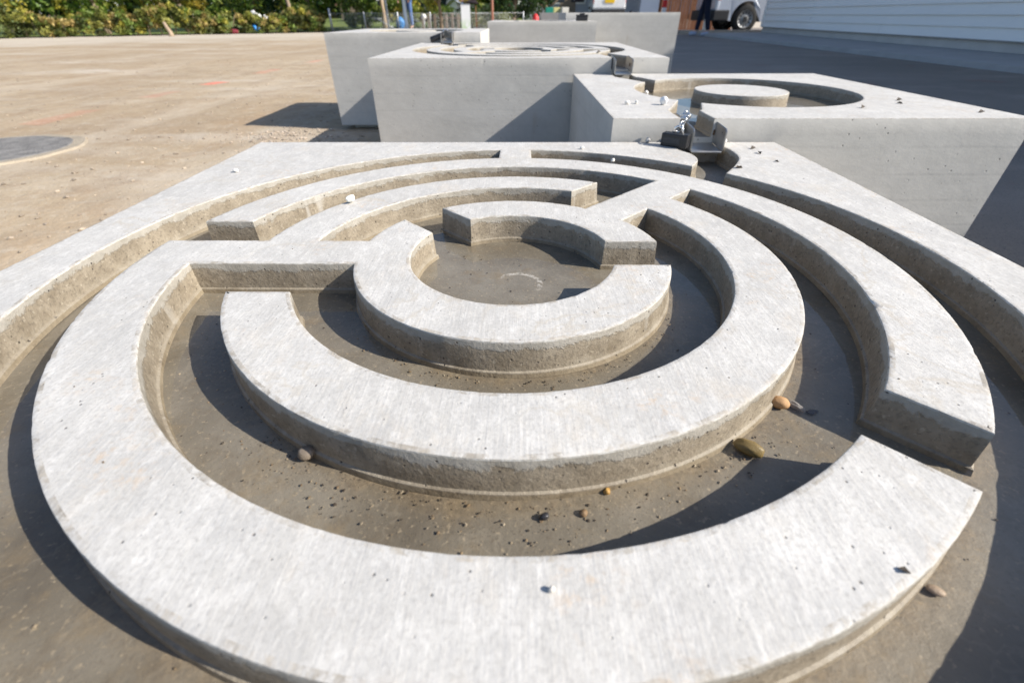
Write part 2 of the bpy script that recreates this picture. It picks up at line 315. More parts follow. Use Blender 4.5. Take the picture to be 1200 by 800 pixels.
# ------------------------------------------------------------------ setting: ground, asphalt, pavement, lawn
def grid_sheet(name, xs, ys, zf, mat):
    X, Y = np.meshgrid(xs, ys); n, m = len(xs), len(ys)
    vs = [(float(x), float(y), float(zf(float(x), float(y)))) for x, y in zip(X.ravel(), Y.ravel())]
    fs = [(j * n + i, j * n + i + 1, (j + 1) * n + i + 1, (j + 1) * n + i) for j in range(m - 1) for i in range(n - 1)]
    return link(name, mesh_from(name, vs, fs, True), None, (0, 0, 0), [mat])
def ground_z(x, y):
    near = max(0.0, 1 - max(abs(x + 1.0) - 7, 0) / 20) * max(0.0, 1 - max(abs(y - 4) - 8, 0) / 20)
    k = 1.0 if x < -1.0 else max(0.0, (-0.55 - x) / 0.45) if x < -0.55 else 0.0
    h = mnoise.noise(Vector((x * 0.9, y * 0.9, 3.1))) * 0.016 + mnoise.noise(Vector((x * 5, y * 5, 7.7))) * 0.006 + mnoise.noise(Vector((x * 14, y * 14, 1.7))) * 0.0025
    bank = 0.025 * math.exp(-((y - 0.60 * x - 21.2) / 1.1) ** 2) if x < -5 else 0.0
    dm = math.hypot(x + 2.27, y - 2.02)
    if dm < 0.6: h = h * max(0.0, (dm - 0.36) / 0.24) if dm > 0.36 else 0.0
    return h * near * k + bank * (0.7 + 0.6 * mnoise.noise(Vector((x * 1.3, y * 1.3, 0))))
xs = np.unique(np.concatenate([np.linspace(-400, -30, 8), np.linspace(-30, -6, 49), np.linspace(-6, -0.5, 126), np.linspace(-0.5, 2, 8), np.linspace(2, 400, 9)]))
ys = np.unique(np.concatenate([np.linspace(-100, -4, 8), np.linspace(-4, 0.5, 20), np.linspace(0.5, 6.5, 131), np.linspace(6.5, 26, 60), np.linspace(26, 900, 10)]))
struct(grid_sheet('ground', xs, ys, ground_z, M['sand']))
road = struct(grid_sheet('road', np.linspace(0.12, 4.72, 12), np.concatenate([np.linspace(-12, 0, 6), np.linspace(0.4, 14.9, 50)]), lambda x, y: 0.006 + 0.006 * mnoise.noise(Vector((x * 0.8, y * 0.5, 9))) * (0 if x < 0.2 or x > 4.6 else 1) + 0.004, M['asphalt']))
link('road_end', mesh_from('road_end', [(3.0, 14.90, 0.011), (9.5, 14.90, 0.011), (9.5, 22, 0.011), (3.0, 22, 0.011)], [(0, 1, 2, 3)]), None, (0, 0, 0), [M['asphalt']])['kind'] = 'structure'
M['paving'] = simple('pale_paving', (0.34, 0.335, 0.325), 0.85, 0, 0.3, 3.0, 0.3)
def kx(y): return 4.70 + 0.004 * (y - 5)
def wx(y): return 5.97 + 0.0523 * (y - 6.33)
pv = []; ny = 30
for i in range(ny):
    y = -12 + (26.6) * i / (ny - 1); pv += [(kx(y), y, 0.002), (kx(y) + 0.02, y, 0.058), (kx(y) + 0.13, y, 0.062), (wx(y) + 0.06, y, 0.075)]
pf = [(i * 4 + j, i * 4 + j + 1, i * 4 + 5 + j, i * 4 + 4 + j) for i in range(ny - 1) for j in range(3)]
struct(link('pavement', mesh_from('pavement', pv, pf), None, (0, 0, 0), [M['paving']]))
tg = NT('meadow_grass'); g0 = tg.noise(tg.pos, 0.25, 5); g1 = tg.noise(tg.pos, 9, 4)
tg.bsdf(tg.mix(tg.mr(g1, 0.4, 0.7, 0, 0.6), tg.ramp(g0, [(0.3, (0.10, 0.14, 0.035)), (0.7, (0.19, 0.22, 0.06))]), (0.06, 0.085, 0.02)), 0.9, 0, tg.bump(g1, 0.8, 0.05), 0.2); M['grass'] = tg.m
struct(link('lawn', mesh_from('lawn', [(-60, -10, 0.03), (-19.6, 10.2, 0.03), (-6.1, 18.75, 0.03), (-2, 21.0, 0.03), (2.4, 25, 0.03), (2.4, 120, 0.4), (-140, 120, 0.4), (-140, -10, 0.03)], [(0, 1, 2, 3, 4, 5, 6, 7)]), None, (0, 0, 0), [M['grass']]))

# round asphalt patch with pale concrete collar (left edge of the picture)
def disc_patch(name, r0, r1, z0, z1, mat, loc, parent=None, seg=72, amp=0.02, seed=0):
    vs = []; fs = []
    for ring, (r, z) in enumerate(((r0, z1), (r1 - 0.02, z1), (r1, z0))):
        for k in range(seg):
            a = 2 * math.pi * k / seg; rr = r * (1 + (amp if ring else 0) * mnoise.noise(Vector((math.cos(a) * 2.2, math.sin(a) * 2.2, seed)))); vs.append((rr * math.cos(a), rr * math.sin(a), z))
    for i in range(2):
        for k in range(seg): fs.append((i * seg + k, i * seg + (k + 1) % seg, (i + 1) * seg + (k + 1) % seg, (i + 1) * seg + k))
    if r0 < 0.2: fs.append(tuple(range(seg))[::-1])
    return link(name, mesh_from(name, vs, fs), parent, loc, [mat])
M['collar'] = simple('pale_mortar', (0.34, 0.29, 0.22), 0.9, 0, 0.35, 14, 0.5)
M['patch'] = simple('dark_patch_asphalt', (0.19, 0.182, 0.172), 0.9, 0, 0.9, 16, 0.7)
cp = empty('manhole_cover', (-2.27, 2.02, 0.0)); tag(cp, 'round dark grey manhole patch with pale collar set in sandy ground', 'manhole')
disc_patch('collar', 0.24, 0.335, -0.02, 0.0015, M['collar'], (0, 0, 0.006), cp, amp=0.10, seed=4)
disc_patch('cover', 0.01, 0.29, -0.01, 0.004, M['patch'], (0, 0, 0.006), cp, amp=0.07, seed=8)

# loose stones in the sandy ground
def stone_verts(r, rs, flat=0.65):
    p = np.array([(1, 0, 0), (-1, 0, 0), (0, 1, 0), (0, -1, 0), (0, 0, 1), (0, 0, -1), (.6, .6, .5), (-.6, .6, .5), (.6, -.6, .5), (-.6, -.6, .5)], float)
    p = p * (1 + rs.uniform(-.25, .25, (10, 1))); p[:, 2] *= flat; a = rs.uniform(0, 6.28); c, s = math.cos(a), math.sin(a)
    p[:, 0] *= rs.uniform(1.0, 1.6); p[:, :2] = p[:, :2] @ np.array([[c, s], [-s, c]]); return p * r
SF = [(4, 6, 7), (4, 7, 9), (4, 9, 8), (4, 8, 6), (0, 2, 6), (2, 7, 6), (2, 1, 7), (1, 9, 7), (1, 3, 9), (3, 8, 9), (3, 0, 8), (0, 6, 8), (5, 2, 0), (5, 1, 2), (5, 3, 1), (5, 0, 3)]
def stones_mesh(name, items, cols=None):
    vs = []; fs = []; cl = []
    for i, (x, y, z, r, fl) in enumerate(items):
        o = len(vs); vs += [(a[0] + x, a[1] + y, a[2] + z) for a in stone_verts(r, rng, fl)]; fs += [(a + o, b + o, c + o) for a, b, c in SF]
        if cols is not None: cl += [(*cols[i], 1.0)] * 10
    me = mesh_from(name, vs, fs, False)
    if cols is not None:
        at = me.color_attributes.new('leafcol', 'FLOAT_COLOR', 'POINT'); at.data.foreach_set('color', np.array(cl, np.float32).ravel())
    return me
tsn = NT('stone_colours'); at_ = tsn.n.new('ShaderNodeAttribute'); at_.attribute_name = 'leafcol'
tsn.bsdf(tsn.mix(tsn.mr(tsn.noise(tsn.pos, 900, 3), 0.4, 0.7, 0, 0.4), at_.outputs['Color'], (0.1, 0.085, 0.07)), 0.75, 0, tsn.bump(tsn.noise(tsn.pos, 700, 3), 0.3, 0.001), 0.3); M['stones'] = tsn.m
it = []; cl = []
for _ in range(2300):
    y = 0.5 + 6.5 * random.random() ** 1.3; x = -0.75 - (0.4 + y * 0.85) * random.random()
    if x > -0.98 and 2.4 < y < 3.3: continue
    r = 0.0018 + 0.006 * random.random() ** 4; it.append((x, y, ground_z(x, y) + r * 0.2, r, 0.7)); b = random.uniform(0.6, 1.3); cl.append((0.40 * b, 0.33 * b, 0.25 * b))
for _ in range(420):   # coarser gravel heap between the two shadows beside the blocks
    x = random.gauss(-1.13, 0.13); y = random.gauss(2.33, 0.10); r = 0.002 + 0.006 * random.random() ** 2.5; it.append((x, y, ground_z(x, y) + r * 0.3, r, 0.8)); b = random.uniform(0.7, 1.35); cl.append((0.43 * b, 0.36 * b, 0.29 * b))
o = link('gravel', stones_mesh('gravel', it, cl), None, (0, 0, 0), [M['stones']]); o['kind'] = 'stuff'; o['label'] = 'loose pale gravel strewn over the sandy ground'; o['category'] = 'gravel'

# ------------------------------------------------------------------ the concrete water tables
W = 0.0495; HW = W * 0.51
RAD = dict(r1a=0.0944, r1b=0.1439, r2a=0.1938, r2b=0.2433, r3a=0.2924, r3b=0.3421, r4=0.3935)
DEPTH = 0.0295
def PP(r, phi, o):
    a = R(phi) + math.asin(o / r); return (r * math.cos(a), r * math.sin(a))
def ang(r, phi, o): return R(phi) + math.asin(o / r)
class Path:
    def __init__(s, step): s.p = []; s.out = []; s.step = step
    def pt(s, x, y, outer=False): s.p.append((x, y)); s.out.append(outer)
    def line(s, q, outer=False, last_outer=None):
        x0, y0 = s.p[-1]; d = math.hypot(q[0] - x0, q[1] - y0); n = max(1, int(d / s.step))
        for i in range(1, n + 1): s.pt(x0 + (q[0] - x0) * i / n, y0 + (q[1] - y0) * i / n, outer)
        if last_outer is not None: s.out[-1] = last_outer
    def arc(s, r, a0, a1, ccw):
        if ccw:
            while a1 < a0 - 1e-9: a1 += 2 * math.pi
        else:
            while a1 > a0 + 1e-9: a1 -= 2 * math.pi
        n = max(4, int(abs(a1 - a0) * r / s.step))
        for i in range(n + 1):
            a = a0 + (a1 - a0) * i / n; q = (r * math.cos(a), r * math.sin(a))
            if s.p and math.hypot(q[0] - s.p[-1][0], q[1] - s.p[-1][1]) < 1e-7: continue
            s.pt(*q)
    def spline(s, pts):
        P = [s.p[-1]] + list(pts); P = [P[0]] + P + [P[-1]]
        for i in range(1, len(P) - 2):
            for k in range(1, 9):
                t = k / 8; a, b, c, d = [np.array(q) for q in P[i - 1:i + 3]]
                q = 0.5 * ((2 * b) + (c - a) * t + (2 * a - 5 * b + 4 * c - d) * t * t + (3 * b - a - 3 * c + d) * t ** 3); s.pt(float(q[0]), float(q[1]))
def poly_mesh(name, path, zt, zb, chip=1.0, seed=0.0):
    p = np.array(path.p); out = np.array(path.out)
    keep = np.ones(len(p), bool)
    for i in range(len(p)):
        if np.hypot(*(p[i] - p[i - 1])) < 1e-6: keep[i] = False
    p = p[keep]; out = out[keep]; n = len(p)
    if 0.5 * np.sum(p[:, 0] * np.roll(p[:, 1], -1) - np.roll(p[:, 0], -1) * p[:, 1]) < 0: p = p[::-1]; out = out[::-1]
    e0 = p - np.roll(p, 1, 0); e1 = np.roll(p, -1, 0) - p; e0 /= np.hypot(*e0.T)[:, None]; e1 /= np.hypot(*e1.T)[:, None]
    n0 = np.stack([e0[:, 1], -e0[:, 0]], 1); n1 = np.stack([e1[:, 1], -e1[:, 0]], 1); nn = n0 + n1; L = (nn ** 2).sum(1); nn = nn * (2 / np.maximum(L, 0.6))[:, None]
    bm = bmesh.new()
    def jit(i, k):
        q = Vector((p[i][0] * 160, p[i][1] * 160, seed + k * 7.3)); a = mnoise.noise(q) * 0.00022; b = mnoise.noise(Vector((p[i][0] * 45, p[i][1] * 45, seed + 3))); c = mnoise.noise(q * 0.55)
        a += max(0, c - 0.36) * 0.0050 * max(0, b + 0.25)
        return a * chip
    lv = [(-0.0034, zt, 1.0), (-0.0013, zt, 1.0), (-0.0004, zt - 0.0003, 0.8), (0.0, zt - 0.0013, 0.35), (0.0012, zb + 0.0050, 0.0), (0.0026, zb + 0.0042, 0.0), (0.0034, zb, 0.0)]
    rings = []
    for k, (o, z, j) in enumerate(lv):
        rg = []
        for i in range(n):
            oo = o if not (out[i] and o > 0) else 0.0
            oo -= max(0, jit(i, 0)) * j * 2.0 + jit(i, k + 1) * j * 0.4 if j else 0.0
            rg.append(bm.verts.new((p[i][0] + nn[i][0] * oo, p[i][1] + nn[i][1] * oo, z)))
        rings.append(rg)
    for k in range(len(lv) - 1):
        for i in range(n):
            f = bm.faces.new((rings[k + 1][i], rings[k + 1][(i + 1) % n], rings[k][(i + 1) % n], rings[k][i]))
            f.material_index = (4 if k < 2 else 3) if k < 3 else (2 if out[i] and out[(i + 1) % n] else 1); f.smooth = k >= 3 and not (out[i] and out[(i + 1) % n])
    es = [bm.edges.get((rings[0][i], rings[0][(i + 1) % n])) for i in range(n)]
    r = bmesh.ops.triangle_fill(bm, use_beauty=True, use_dissolve=False, edges=es)
    for g in r['geom']:
        if isinstance(g, bmesh.types.BMFace):
            g.material_index = 0; g.smooth = False
            if g.normal.z < 0: g.normal_flip()
    me = bpy.data.meshes.new(name); bm.to_mesh(me); bm.free()
    # keep corners of the plan crisp
    me.set_sharp_from_angle(angle=R(32))
    for m in (M['top'], M['wall'], M['side'], M['arris'], M['topedge']): me.materials.append(m)
    return me

def maze_left_path(step):
    r = RAD; q = Path(step); h = HW
    A = lambda k, phi, o: ang(r[k], phi, o)
    q.pt(*PP(r['r3b'], -45, -h)); q.arc(r['r3b'], A('r3b', -45, -h), A('r3b', 180, -h), False)
    q.line(PP(r['r2b'], 180, -h)); q.arc(r['r2b'], A('r2b', 180, -h), A('r2b', 45, 3 * h), False)
    q.line(PP(r['r2a'], 45, 3 * h)); q.arc(r['r2a'], A('r2a', 45, 3 * h), A('r2a', 180, -h), True)
    q.line(PP(r['r1b'], 180, -h)); q.arc(r['r1b'], A('r1b', 180, -h), A('r1b', 135, h), False)
    q.line(PP(r['r1a'], 135, h)); q.arc(r['r1a'], A('r1a', 135, h), A('r1a', 0, -h), True)
    q.line(PP(r['r1b'], 0, -h)); q.arc(r['r1b'], A('r1b', 0, -h), A('r1b', 180, h), False)
    q.line(PP(r['r3a'], 180, h)); q.arc(r['r3a'], A('r3a', 180, h), A('r3a', -45, -h), True)
    q.line(PP(r['r3b'], -45, -h)); q.p.pop(); q.out.pop()
    return q
def maze_rim_inner(q):
    # from the rim left of the inlet, through the bridges, back to the rim
    r = RAD; h = HW; A = lambda k, phi, o: ang(r[k], phi, o)
    q.arc(r['r4'], A('r4', 45, h), A('r4', 90, -h), True)
    q.line(PP(r['r3b'], 90, -h)); q.arc(r['r3b'], A('r3b', 90, -h), A('r3b', -45, h), False)
    q.line(PP(r['r3a'], -45, h)); q.arc(r['r3a'], A('r3a', -45, h), A('r3a', 45, -h), True)
    q.line(PP(r['r2b'], 45, -h)); q.arc(r['r2b'], A('r2b', 45, -h), A('r2b', 180, 3 * h) - 2 * math.pi, False)
    q.line(PP(r['r2a'], 180, 3 * h)); q.arc(r['r2a'], A('r2a', 180, 3 * h), A('r2a', 45, -h) + 2 * math.pi, True)
    q.line(PP(r['r1b'], 45, -h)); q.arc(r['r1b'], A('r1b', 45, -h), A('r1b', 0, h), False)
    q.line(PP(r['r1a'], 0, h)); q.arc(r['r1a'], A('r1a', 0, h), A('r1a', 135, -h), True)
    q.line(PP(r['r1b'], 135, -h)); q.arc(r['r1b'], A('r1b', 135, -h), A('r1b', 45, h), False)
    q.line(PP(r['r3a'], 45, h)); q.arc(r['r3a'], A('r3a', 45, h), A('r3a', 180, -3 * h), True)
    q.line(PP(r['r3b'], 180, -3 * h)); q.arc(r['r3b'], A('r3b', 180, -3 * h), A('r3b', 90, h), False)
    q.line(PP(r['r4'], 90, h))
NS = 0.4486
def maze_rim_path(step):
    r = RAD; q = Path(step); h = HW
    q.pt(*PP(r['r4'], 45, h)); maze_rim_inner(q)
    q.arc(r['r4'], ang(r['r4'], 90, h), ang(r['r4'], 45, -h) + 2 * math.pi, True)
    q.spline([(0.322, 0.298), (0.345, 0.340), (0.352, 0.378), (0.350, 0.415), (0.350, NS)]); q.out[-1] = True
    for c in ((NS, NS), (NS, -NS), (-NS, -NS), (-NS, NS)): q.line(c, True)
    q.line((0.268, NS), True)
    q.spline([(0.268, 0.398), (0.281, 0.366), (0.279, 0.330), PP(r['r4'], 45, h)]); q.p.pop(); q.out.pop()
    return q
def block_base(parent, half, ztop, zfloor, circ):
    """outer body up to the channel floor, on a recessed footing"""
    bm = bmesh.new(); zb = 0.022
    vs = [bm.verts.new((x * half, y * half, z)) for z in (zb, zfloor - ztop + ztop) for x, y in ((-1, -1), (1, -1), (1, 1), (-1, 1))]
    for i in range(4): bm.faces.new((vs[i], vs[(i + 1) % 4], vs[4 + (i + 1) % 4], vs[4 + i]))
    bm.faces.new(vs[0:4][::-1])
    for v in bm.verts: v.co.z -= ztop
    b = link('body', bm_mesh('body', bm), parent, (0, 0, ztop), [M['side']])
    box_obj('footing', (0, 0, 0.004), (half * 2 - 0.10, half * 2 - 0.10, 0.038), M['side'], parent)
def floor_disc(parent, half, ztop, zfloor, nr=70, na=220):
    """cast floor: a square sheet with slight unevenness"""
    n = nr; xs_ = np.linspace(-half + 1e-4, half - 1e-4, n); vs = []; fs = []
    for y in xs_:
        for x in xs_:
            b = 0 if max(abs(x), abs(y)) > half * 0.985 else 1
            vs.append((x, y, zfloor - ztop + b * (0.0012 * mnoise.noise(Vector((x * 9, y * 9, 2))) + 0.0005 * mnoise.noise(Vector((x * 40, y * 40, 5))))))
    for j in range(n - 1):
        for i in range(n - 1): fs.append((j * n + i, j * n + i + 1, (j + 1) * n + i + 1, (j + 1) * n + i))
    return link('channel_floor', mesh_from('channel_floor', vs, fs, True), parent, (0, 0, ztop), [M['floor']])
def water_disc(parent, r, z, name='water', seg=96):
    vs = [(r * math.cos(2 * math.pi * k / seg), r * math.sin(2 * math.pi * k / seg), 0) for k in range(seg)]
    return link(name, mesh_from(name, vs, [tuple(range(seg))]), parent, (0, 0, z), [M['water']])

# nearest table
NZ = 0.2937; NC = (-0.0058, 0.3901)
near = empty('water_table', (*NC, 0)); tag(near, 'nearest square concrete water table with concentric maze channels, filling the foreground', 'water table', 'concrete water tables in a cascade')
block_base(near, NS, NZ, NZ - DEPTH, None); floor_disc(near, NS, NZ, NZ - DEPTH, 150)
rim_path = maze_rim_path(0.0030); lft_path = maze_left_path(0.0030)
link('rim_and_maze_wall', poly_mesh('rim_and_maze_wall', rim_path, 0, -DEPTH, 1.0, 1.0), near, (0, 0, NZ))
link('maze_wall', poly_mesh('maze_wall', lft_path, 0, -DEPTH, 1.0, 2.0), near, (0, 0, NZ))
water_disc(near, 0.425, NZ - DEPTH + 0.0035)
box_obj('added_end_stub', (0.309, NS - 0.009, NZ - DEPTH + 0.008), (0.088, 0.016, 0.0165), M['wall'], near, 0.001)  # added stub: hides the sunlit block face behind, keeps the spot under the spout dark

# the middle tables
def channel_rim(parent, half, ztop, r, cuts, step=0.006, seed=5.0):
    """square rim round a circular opening, cut by curved inlets; cuts: (angle, edge, x on that edge), sorted ccw"""
    h = HW; n = len(cuts)
    E = {'back': lambda x: (x, half), 'front': lambda x: (x, -half)}
    def order(pt): return math.atan2(pt[1], pt[0]) % (2 * math.pi)
    for i in range(n):
        a, ea, xa = cuts[i]; b, eb, xb = cuts[(i + 1) % n]
        q = Path(step); st = PP(r, a, h); en = PP(r, b, -h); q.pt(*st)
        a1 = ang(r, b, -h)
        while a1 <= ang(r, a, h): a1 += 2 * math.pi
        q.arc(r, ang(r, a, h), a1, True)
        sgb = -1 if eb == 'front' else 1; pb = E[eb](xb + sgb * h * 1.12); pa = E[ea](xa + (1 if ea == 'front' else -1) * h * 1.12)
        inn = 0.30 * half
        q.spline([(en[0] * 0.25 + pb[0] * 0.75, en[1] * 0.55 + (pb[1] * 0.45)), (pb[0], pb[1] - math.copysign(0.078, pb[1])), (pb[0], pb[1])]); q.out[-1] = True
        # walk the square ccw from pb backwards? go the long way round with corners between b and a (clockwise)
        cs = [(half, half), (-half, half), (-half, -half), (half, -half)]
        A0 = order(pa); A1 = order(pb)
        while A1 <= A0: A1 += 2 * math.pi
        cand = []
        for c in cs:
            t = order(c)
            while t <= A0: t += 2 * math.pi
            if t < A1: cand.append((t, c))
        for t, c in sorted(cand, reverse=True): q.line(c, True)
        q.line(pa, True)
        q.spline([(pa[0], pa[1] - math.copysign(0.078, pa[1])), (st[0] * 0.25 + pa[0] * 0.75, st[1] * 0.55 + pa[1] * 0.45), st]); q.p.pop(); q.out.pop()
        link('rim', poly_mesh('rim', q, 0, -DEPTH, 0.8, seed + i), parent, (0, 0, ztop))
def round_island(parent, r, ztop):
    q = Path(0.006); q.arc(r, 0, 2 * math.pi, True); q.p.pop(); q.out.pop()
    link('island', poly_mesh('island', q, 0, -DEPTH, 0.6, 9.0), parent, (0, 0, ztop))
CC = (0.5192, 1.2060); CH = 0.3577; CZ = 0.3293
tabC = empty('water_table', (*CC, 0)); tag(tabC, 'smaller concrete water table with round pool and disc island, behind the nearest one', 'water table', 'concrete water tables in a cascade')
block_base(tabC, CH, CZ, CZ - DEPTH, None); floor_disc(tabC, CH, CZ, CZ - DEPTH, 40)
channel_rim(tabC, CH, CZ, 0.2433, [(135, 'back', 0.302 - CC[0]), (225, 'front', 0.306 - CC[0])]); round_island(tabC, 0.103, CZ); water_disc(tabC, 0.30, CZ - DEPTH + 0.004)

BC = (-0.0045, 2.0195); BZ = 0.3696
tabB = empty('water_table', (*BC, 0)); tag(tabB, 'second maze-patterned concrete water table, in the middle distance behind the round pool', 'water table', 'concrete water tables in a cascade')
block_base(tabB, NS, BZ, BZ - DEPTH, None); floor_disc(tabB, NS, BZ, BZ - DEPTH, 40)
channel_rim(tabB, NS, BZ, 0.3935, [(135, 'back', -0.325), (315, 'front', 0.307)], seed=21.0)
ml = poly_mesh('maze_wall', maze_left_path(0.006), 0, -DEPTH, 0.6, 31.0); mo = link('maze_wall', ml, tabB, (0, 0, BZ)); mo.rotation_euler = (0, 0, R(180))
def maze_free_path(step):
    r = RAD; q = Path(step); h = HW; A = lambda k, phi, o: ang(r[k], phi, o)
    q.pt(*PP(r['r3b'], 180, -3 * h)); q.arc(r['r3b'], A('r3b', 180, -3 * h), A('r3b', -45, h), False)
    q.line(PP(r['r3a'], -45, h)); q.arc(r['r3a'], A('r3a', -45, h), A('r3a', 45, -h), True)
    q.line(PP(r['r2b'], 45, -h)); q.arc(r['r2b'], A('r2b', 45, -h), A('r2b', 180, 3 * h) - 2 * math.pi, False)
    q.line(PP(r['r2a'], 180, 3 * h)); q.arc(r['r2a'], A('r2a', 180, 3 * h), A('r2a', 45, -h) + 2 * math.pi, True)
    q.line(PP(r['r1b'], 45, -h)); q.arc(r['r1b'], A('r1b', 45, -h), A('r1b', 0, h), False)
    q.line(PP(r['r1a'], 0, h)); q.arc(r['r1a'], A('r1a', 0, h), A('r1a', 135, -h), True)
    q.line(PP(r['r1b'], 135, -h)); q.arc(r['r1b'], A('r1b', 135, -h), A('r1b', 45, h), False)
    q.line(PP(r['r3a'], 45, h)); q.arc(r['r3a'], A('r3a', 45, h), A('r3a', 180, -3 * h), True)
    q.line(PP(r['r3b'], 180, -3 * h)); q.p.pop(); q.out.pop(); return q
mo = link('maze_wall', poly_mesh('maze_wall', maze_free_path(0.006), 0, -DEPTH, 0.6, 33.0), tabB, (0, 0, BZ)); mo.rotation_euler = (0, 0, R(180))
water_disc(tabB, 0.42, BZ - DEPTH + 0.004)

AC = (-0.5397, 2.8417); AH = 0.3600; AZ = 0.4084
tabA = empty('water_table', (*AC, 0)); tag(tabA, 'leftmost concrete water table, set back with steel spout at its front right', 'water table', 'concrete water tables in a cascade')
block_base(tabA, AH, AZ, AZ - DEPTH, None); floor_disc(tabA, AH, AZ, AZ - DEPTH, 30)
channel_rim(tabA, AH, AZ, 0.2433, [(315, 'front', -0.330 - AC[0])], seed=41.0); round_island(tabA, 0.103, AZ); water_disc(tabA, 0.30, AZ - DEPTH + 0.004)
D1C = (0.148, 4.00); D1H = 0.3605; D1Z = 0.4365
tabD = empty('water_table', (*D1C, 0)); tag(tabD, 'plain-fronted low concrete block behind the middle maze table, left of the taller one', 'water table', 'concrete water tables in a cascade')
block_base(tabD, D1H, D1Z, D1Z - DEPTH, None); floor_disc(tabD, D1H, D1Z, D1Z - DEPTH, 30)
channel_rim(tabD, D1H, D1Z, 0.2433, [(135, 'back', -0.25)], seed=51.0); water_disc(tabD, 0.30, D1Z - DEPTH + 0.004)
D2C = (0.8135, 4.825); D2H = 0.4486; D2Z = 0.4835
tabE = empty('water_table', (*D2C, 0)); tag(tabE, 'tallest concrete block at the back right, its top level with the eye', 'water table', 'concrete water tables in a cascade')
block_base(tabE, D2H, D2Z, D2Z - DEPTH, None); floor_disc(tabE, D2H, D2Z, D2Z - DEPTH, 30)
channel_rim(tabE, D2H, D2Z, 0.3935, [(135, 'back', -0.30)], seed=61.0)

# ------------------------------------------------------------------ steel spouts, padlock and chain
def spout(name, label, loc, wd, hg, ln, rz=0.0, back=0.055, drop=0.006, slot=True):
    t = empty(name, loc, rz); tag(t, label, 'spout', 'steel spouts between the tables'); th = 0.0030
    # origin: floor of the trough at the mouth, y runs back
    def plate(nm, x, mirror):
        bm = bmesh.new(); pts = [(0, 0), (ln, 0), (ln, hg * 0.86), (ln - 0.02, hg), (0.006, hg), (0, hg - 0.004)]
        f0 = [bm.verts.new((x, y, z - drop * (1 - y / ln))) for y, z in pts]; f1 = [bm.verts.new((x + th, y, z - drop * (1 - y / ln))) for y, z in pts]
        bm.faces.new(f0); bm.faces.new(f1[::-1])
        for i in range(len(pts)): bm.faces.new((f0[i], f0[(i + 1) % len(pts)], f1[(i + 1) % len(pts)], f1[i]))
        bmesh.ops.recalc_face_normals(bm, faces=bm.faces)
        bmesh.ops.bevel(bm, geom=list(bm.edges), offset=0.0009, segments=2, affect='EDGES')
        return link(nm, bm_mesh(nm, bm), t, (0, 0, 0), [M['steel']])
    a = plate('side_plate', -wd / 2, False); b = plate('side_plate', wd / 2 - th, True)
    bm = bmesh.new(); v0 = []
    for z in (0, -th):
        v0 += [bm.verts.new((x, y, z - drop * (1 - y / ln))) for x, y in ((-wd / 2 + th - 0.0004, -0.002), (wd / 2 - th + 0.0004, -0.002), (wd / 2 - th + 0.0004, ln), (-wd / 2 + th - 0.0004, ln))]
    bm.faces.new(v0[:4]); bm.faces.new(v0[4:][::-1])
    for i in range(4): bm.faces.new((v0[i], v0[(i + 1) % 4], v0[4 + (i + 1) % 4], v0[4 + i]))
    bmesh.ops.bevel(bm, geom=list(bm.edges), offset=0.0006, segments=1, affect='EDGES')
    link('trough_floor', bm_mesh('trough_floor', bm), t, (0, 0, 0), [M['steel']])
    if slot:
        for sgn, pl in ((-1, a), (1, b)):
            s_ = box_obj('slot', (sgn * (wd / 2 - th + (-0.0006 if sgn > 0 else 0.0006)) - (0 if sgn > 0 else 0.0), ln * 0.36, hg * 0.50 - drop * 0.6), (0.0030, 0.0042, hg * 0.26), M['grime'], pl, 0.0012)
        pass
    return t
sp1 = spout('water_spout', 'steel trough spout feeding the nearest table, padlock hanging beside it', (0.3125, 0.7965, 0.2945), 0.0555, 0.0335, 0.140, R(-1.5))
sp2 = spout('water_spout', 'steel trough spout between the middle maze table and the round pool', (0.3030, 1.522, 0.3385), 0.053, 0.036, 0.10, 0)
sp3 = spout('water_spout', 'steel trough spout at the leftmost table, black cylinder lock beside it', (-0.330, 2.438, 0.3780), 0.053, 0.036, 0.10, 0)

pl = empty('padlock', (0.2590, 0.8065, NZ)); tag(pl, 'black padlock with chain resting beside the steel spout', 'padlock')
pl.rotation_euler = (0, 0, R(-36))
bm = bmesh.new(); add_box(bm, (0, 0, 0), (0.040, 0.0175, 0.0205), None, 0.0022)
link('lock_body', bm_mesh('lock_body', bm), pl, (0, 0, 0.0106), [M['black']])
bm = bmesh.new(); add_box(bm, (0, 0, 0), (0.006, 0.0186, 0.0215), None, 0.0018); link('bumper', bm_mesh('bumper', bm), pl, (0.021, 0, 0.0108), [M['black']])
bm = bmesh.new(); add_box(bm, (0, 0, 0), (0.028, 0.0008, 0.009), None, 0.0); link('label_plate', bm_mesh('label_plate', bm), pl, (-0.002, -0.0088, 0.0105), [simple('worn_black_label', (0.05, 0.05, 0.052), 0.6, 0, 0.6, 300, 0.3)])
sh = [(0.004 + 0.0070 * math.cos(a), 0.001, 0.024 + 0.0070 * math.sin(a)) for a in np.linspace(0, math.pi, 13)]; sh = [(0.011, 0.001, 0.015)] + sh + [(-0.003, 0.001, 0.015)]
link('shackle', tube_mesh('shackle', sh, [0.0021] * len(sh), 10), pl, (0, 0, 0), [M['chrome']])
def chain_link(parent, loc, rot):
    pts = []
    for k in range(21):
        a = 2 * math.pi * k / 20; x = 0.0042 * math.cos(a); z = 0.0042 * math.sin(a) + (0.0032 if math.sin(a) > 0 else -0.0032); pts.append((x, 0, z))
    return link('chain_link', tube_mesh('chain_link', pts, [0.0011] * 21, 8, False), parent, loc, [M['chrome']], rot)
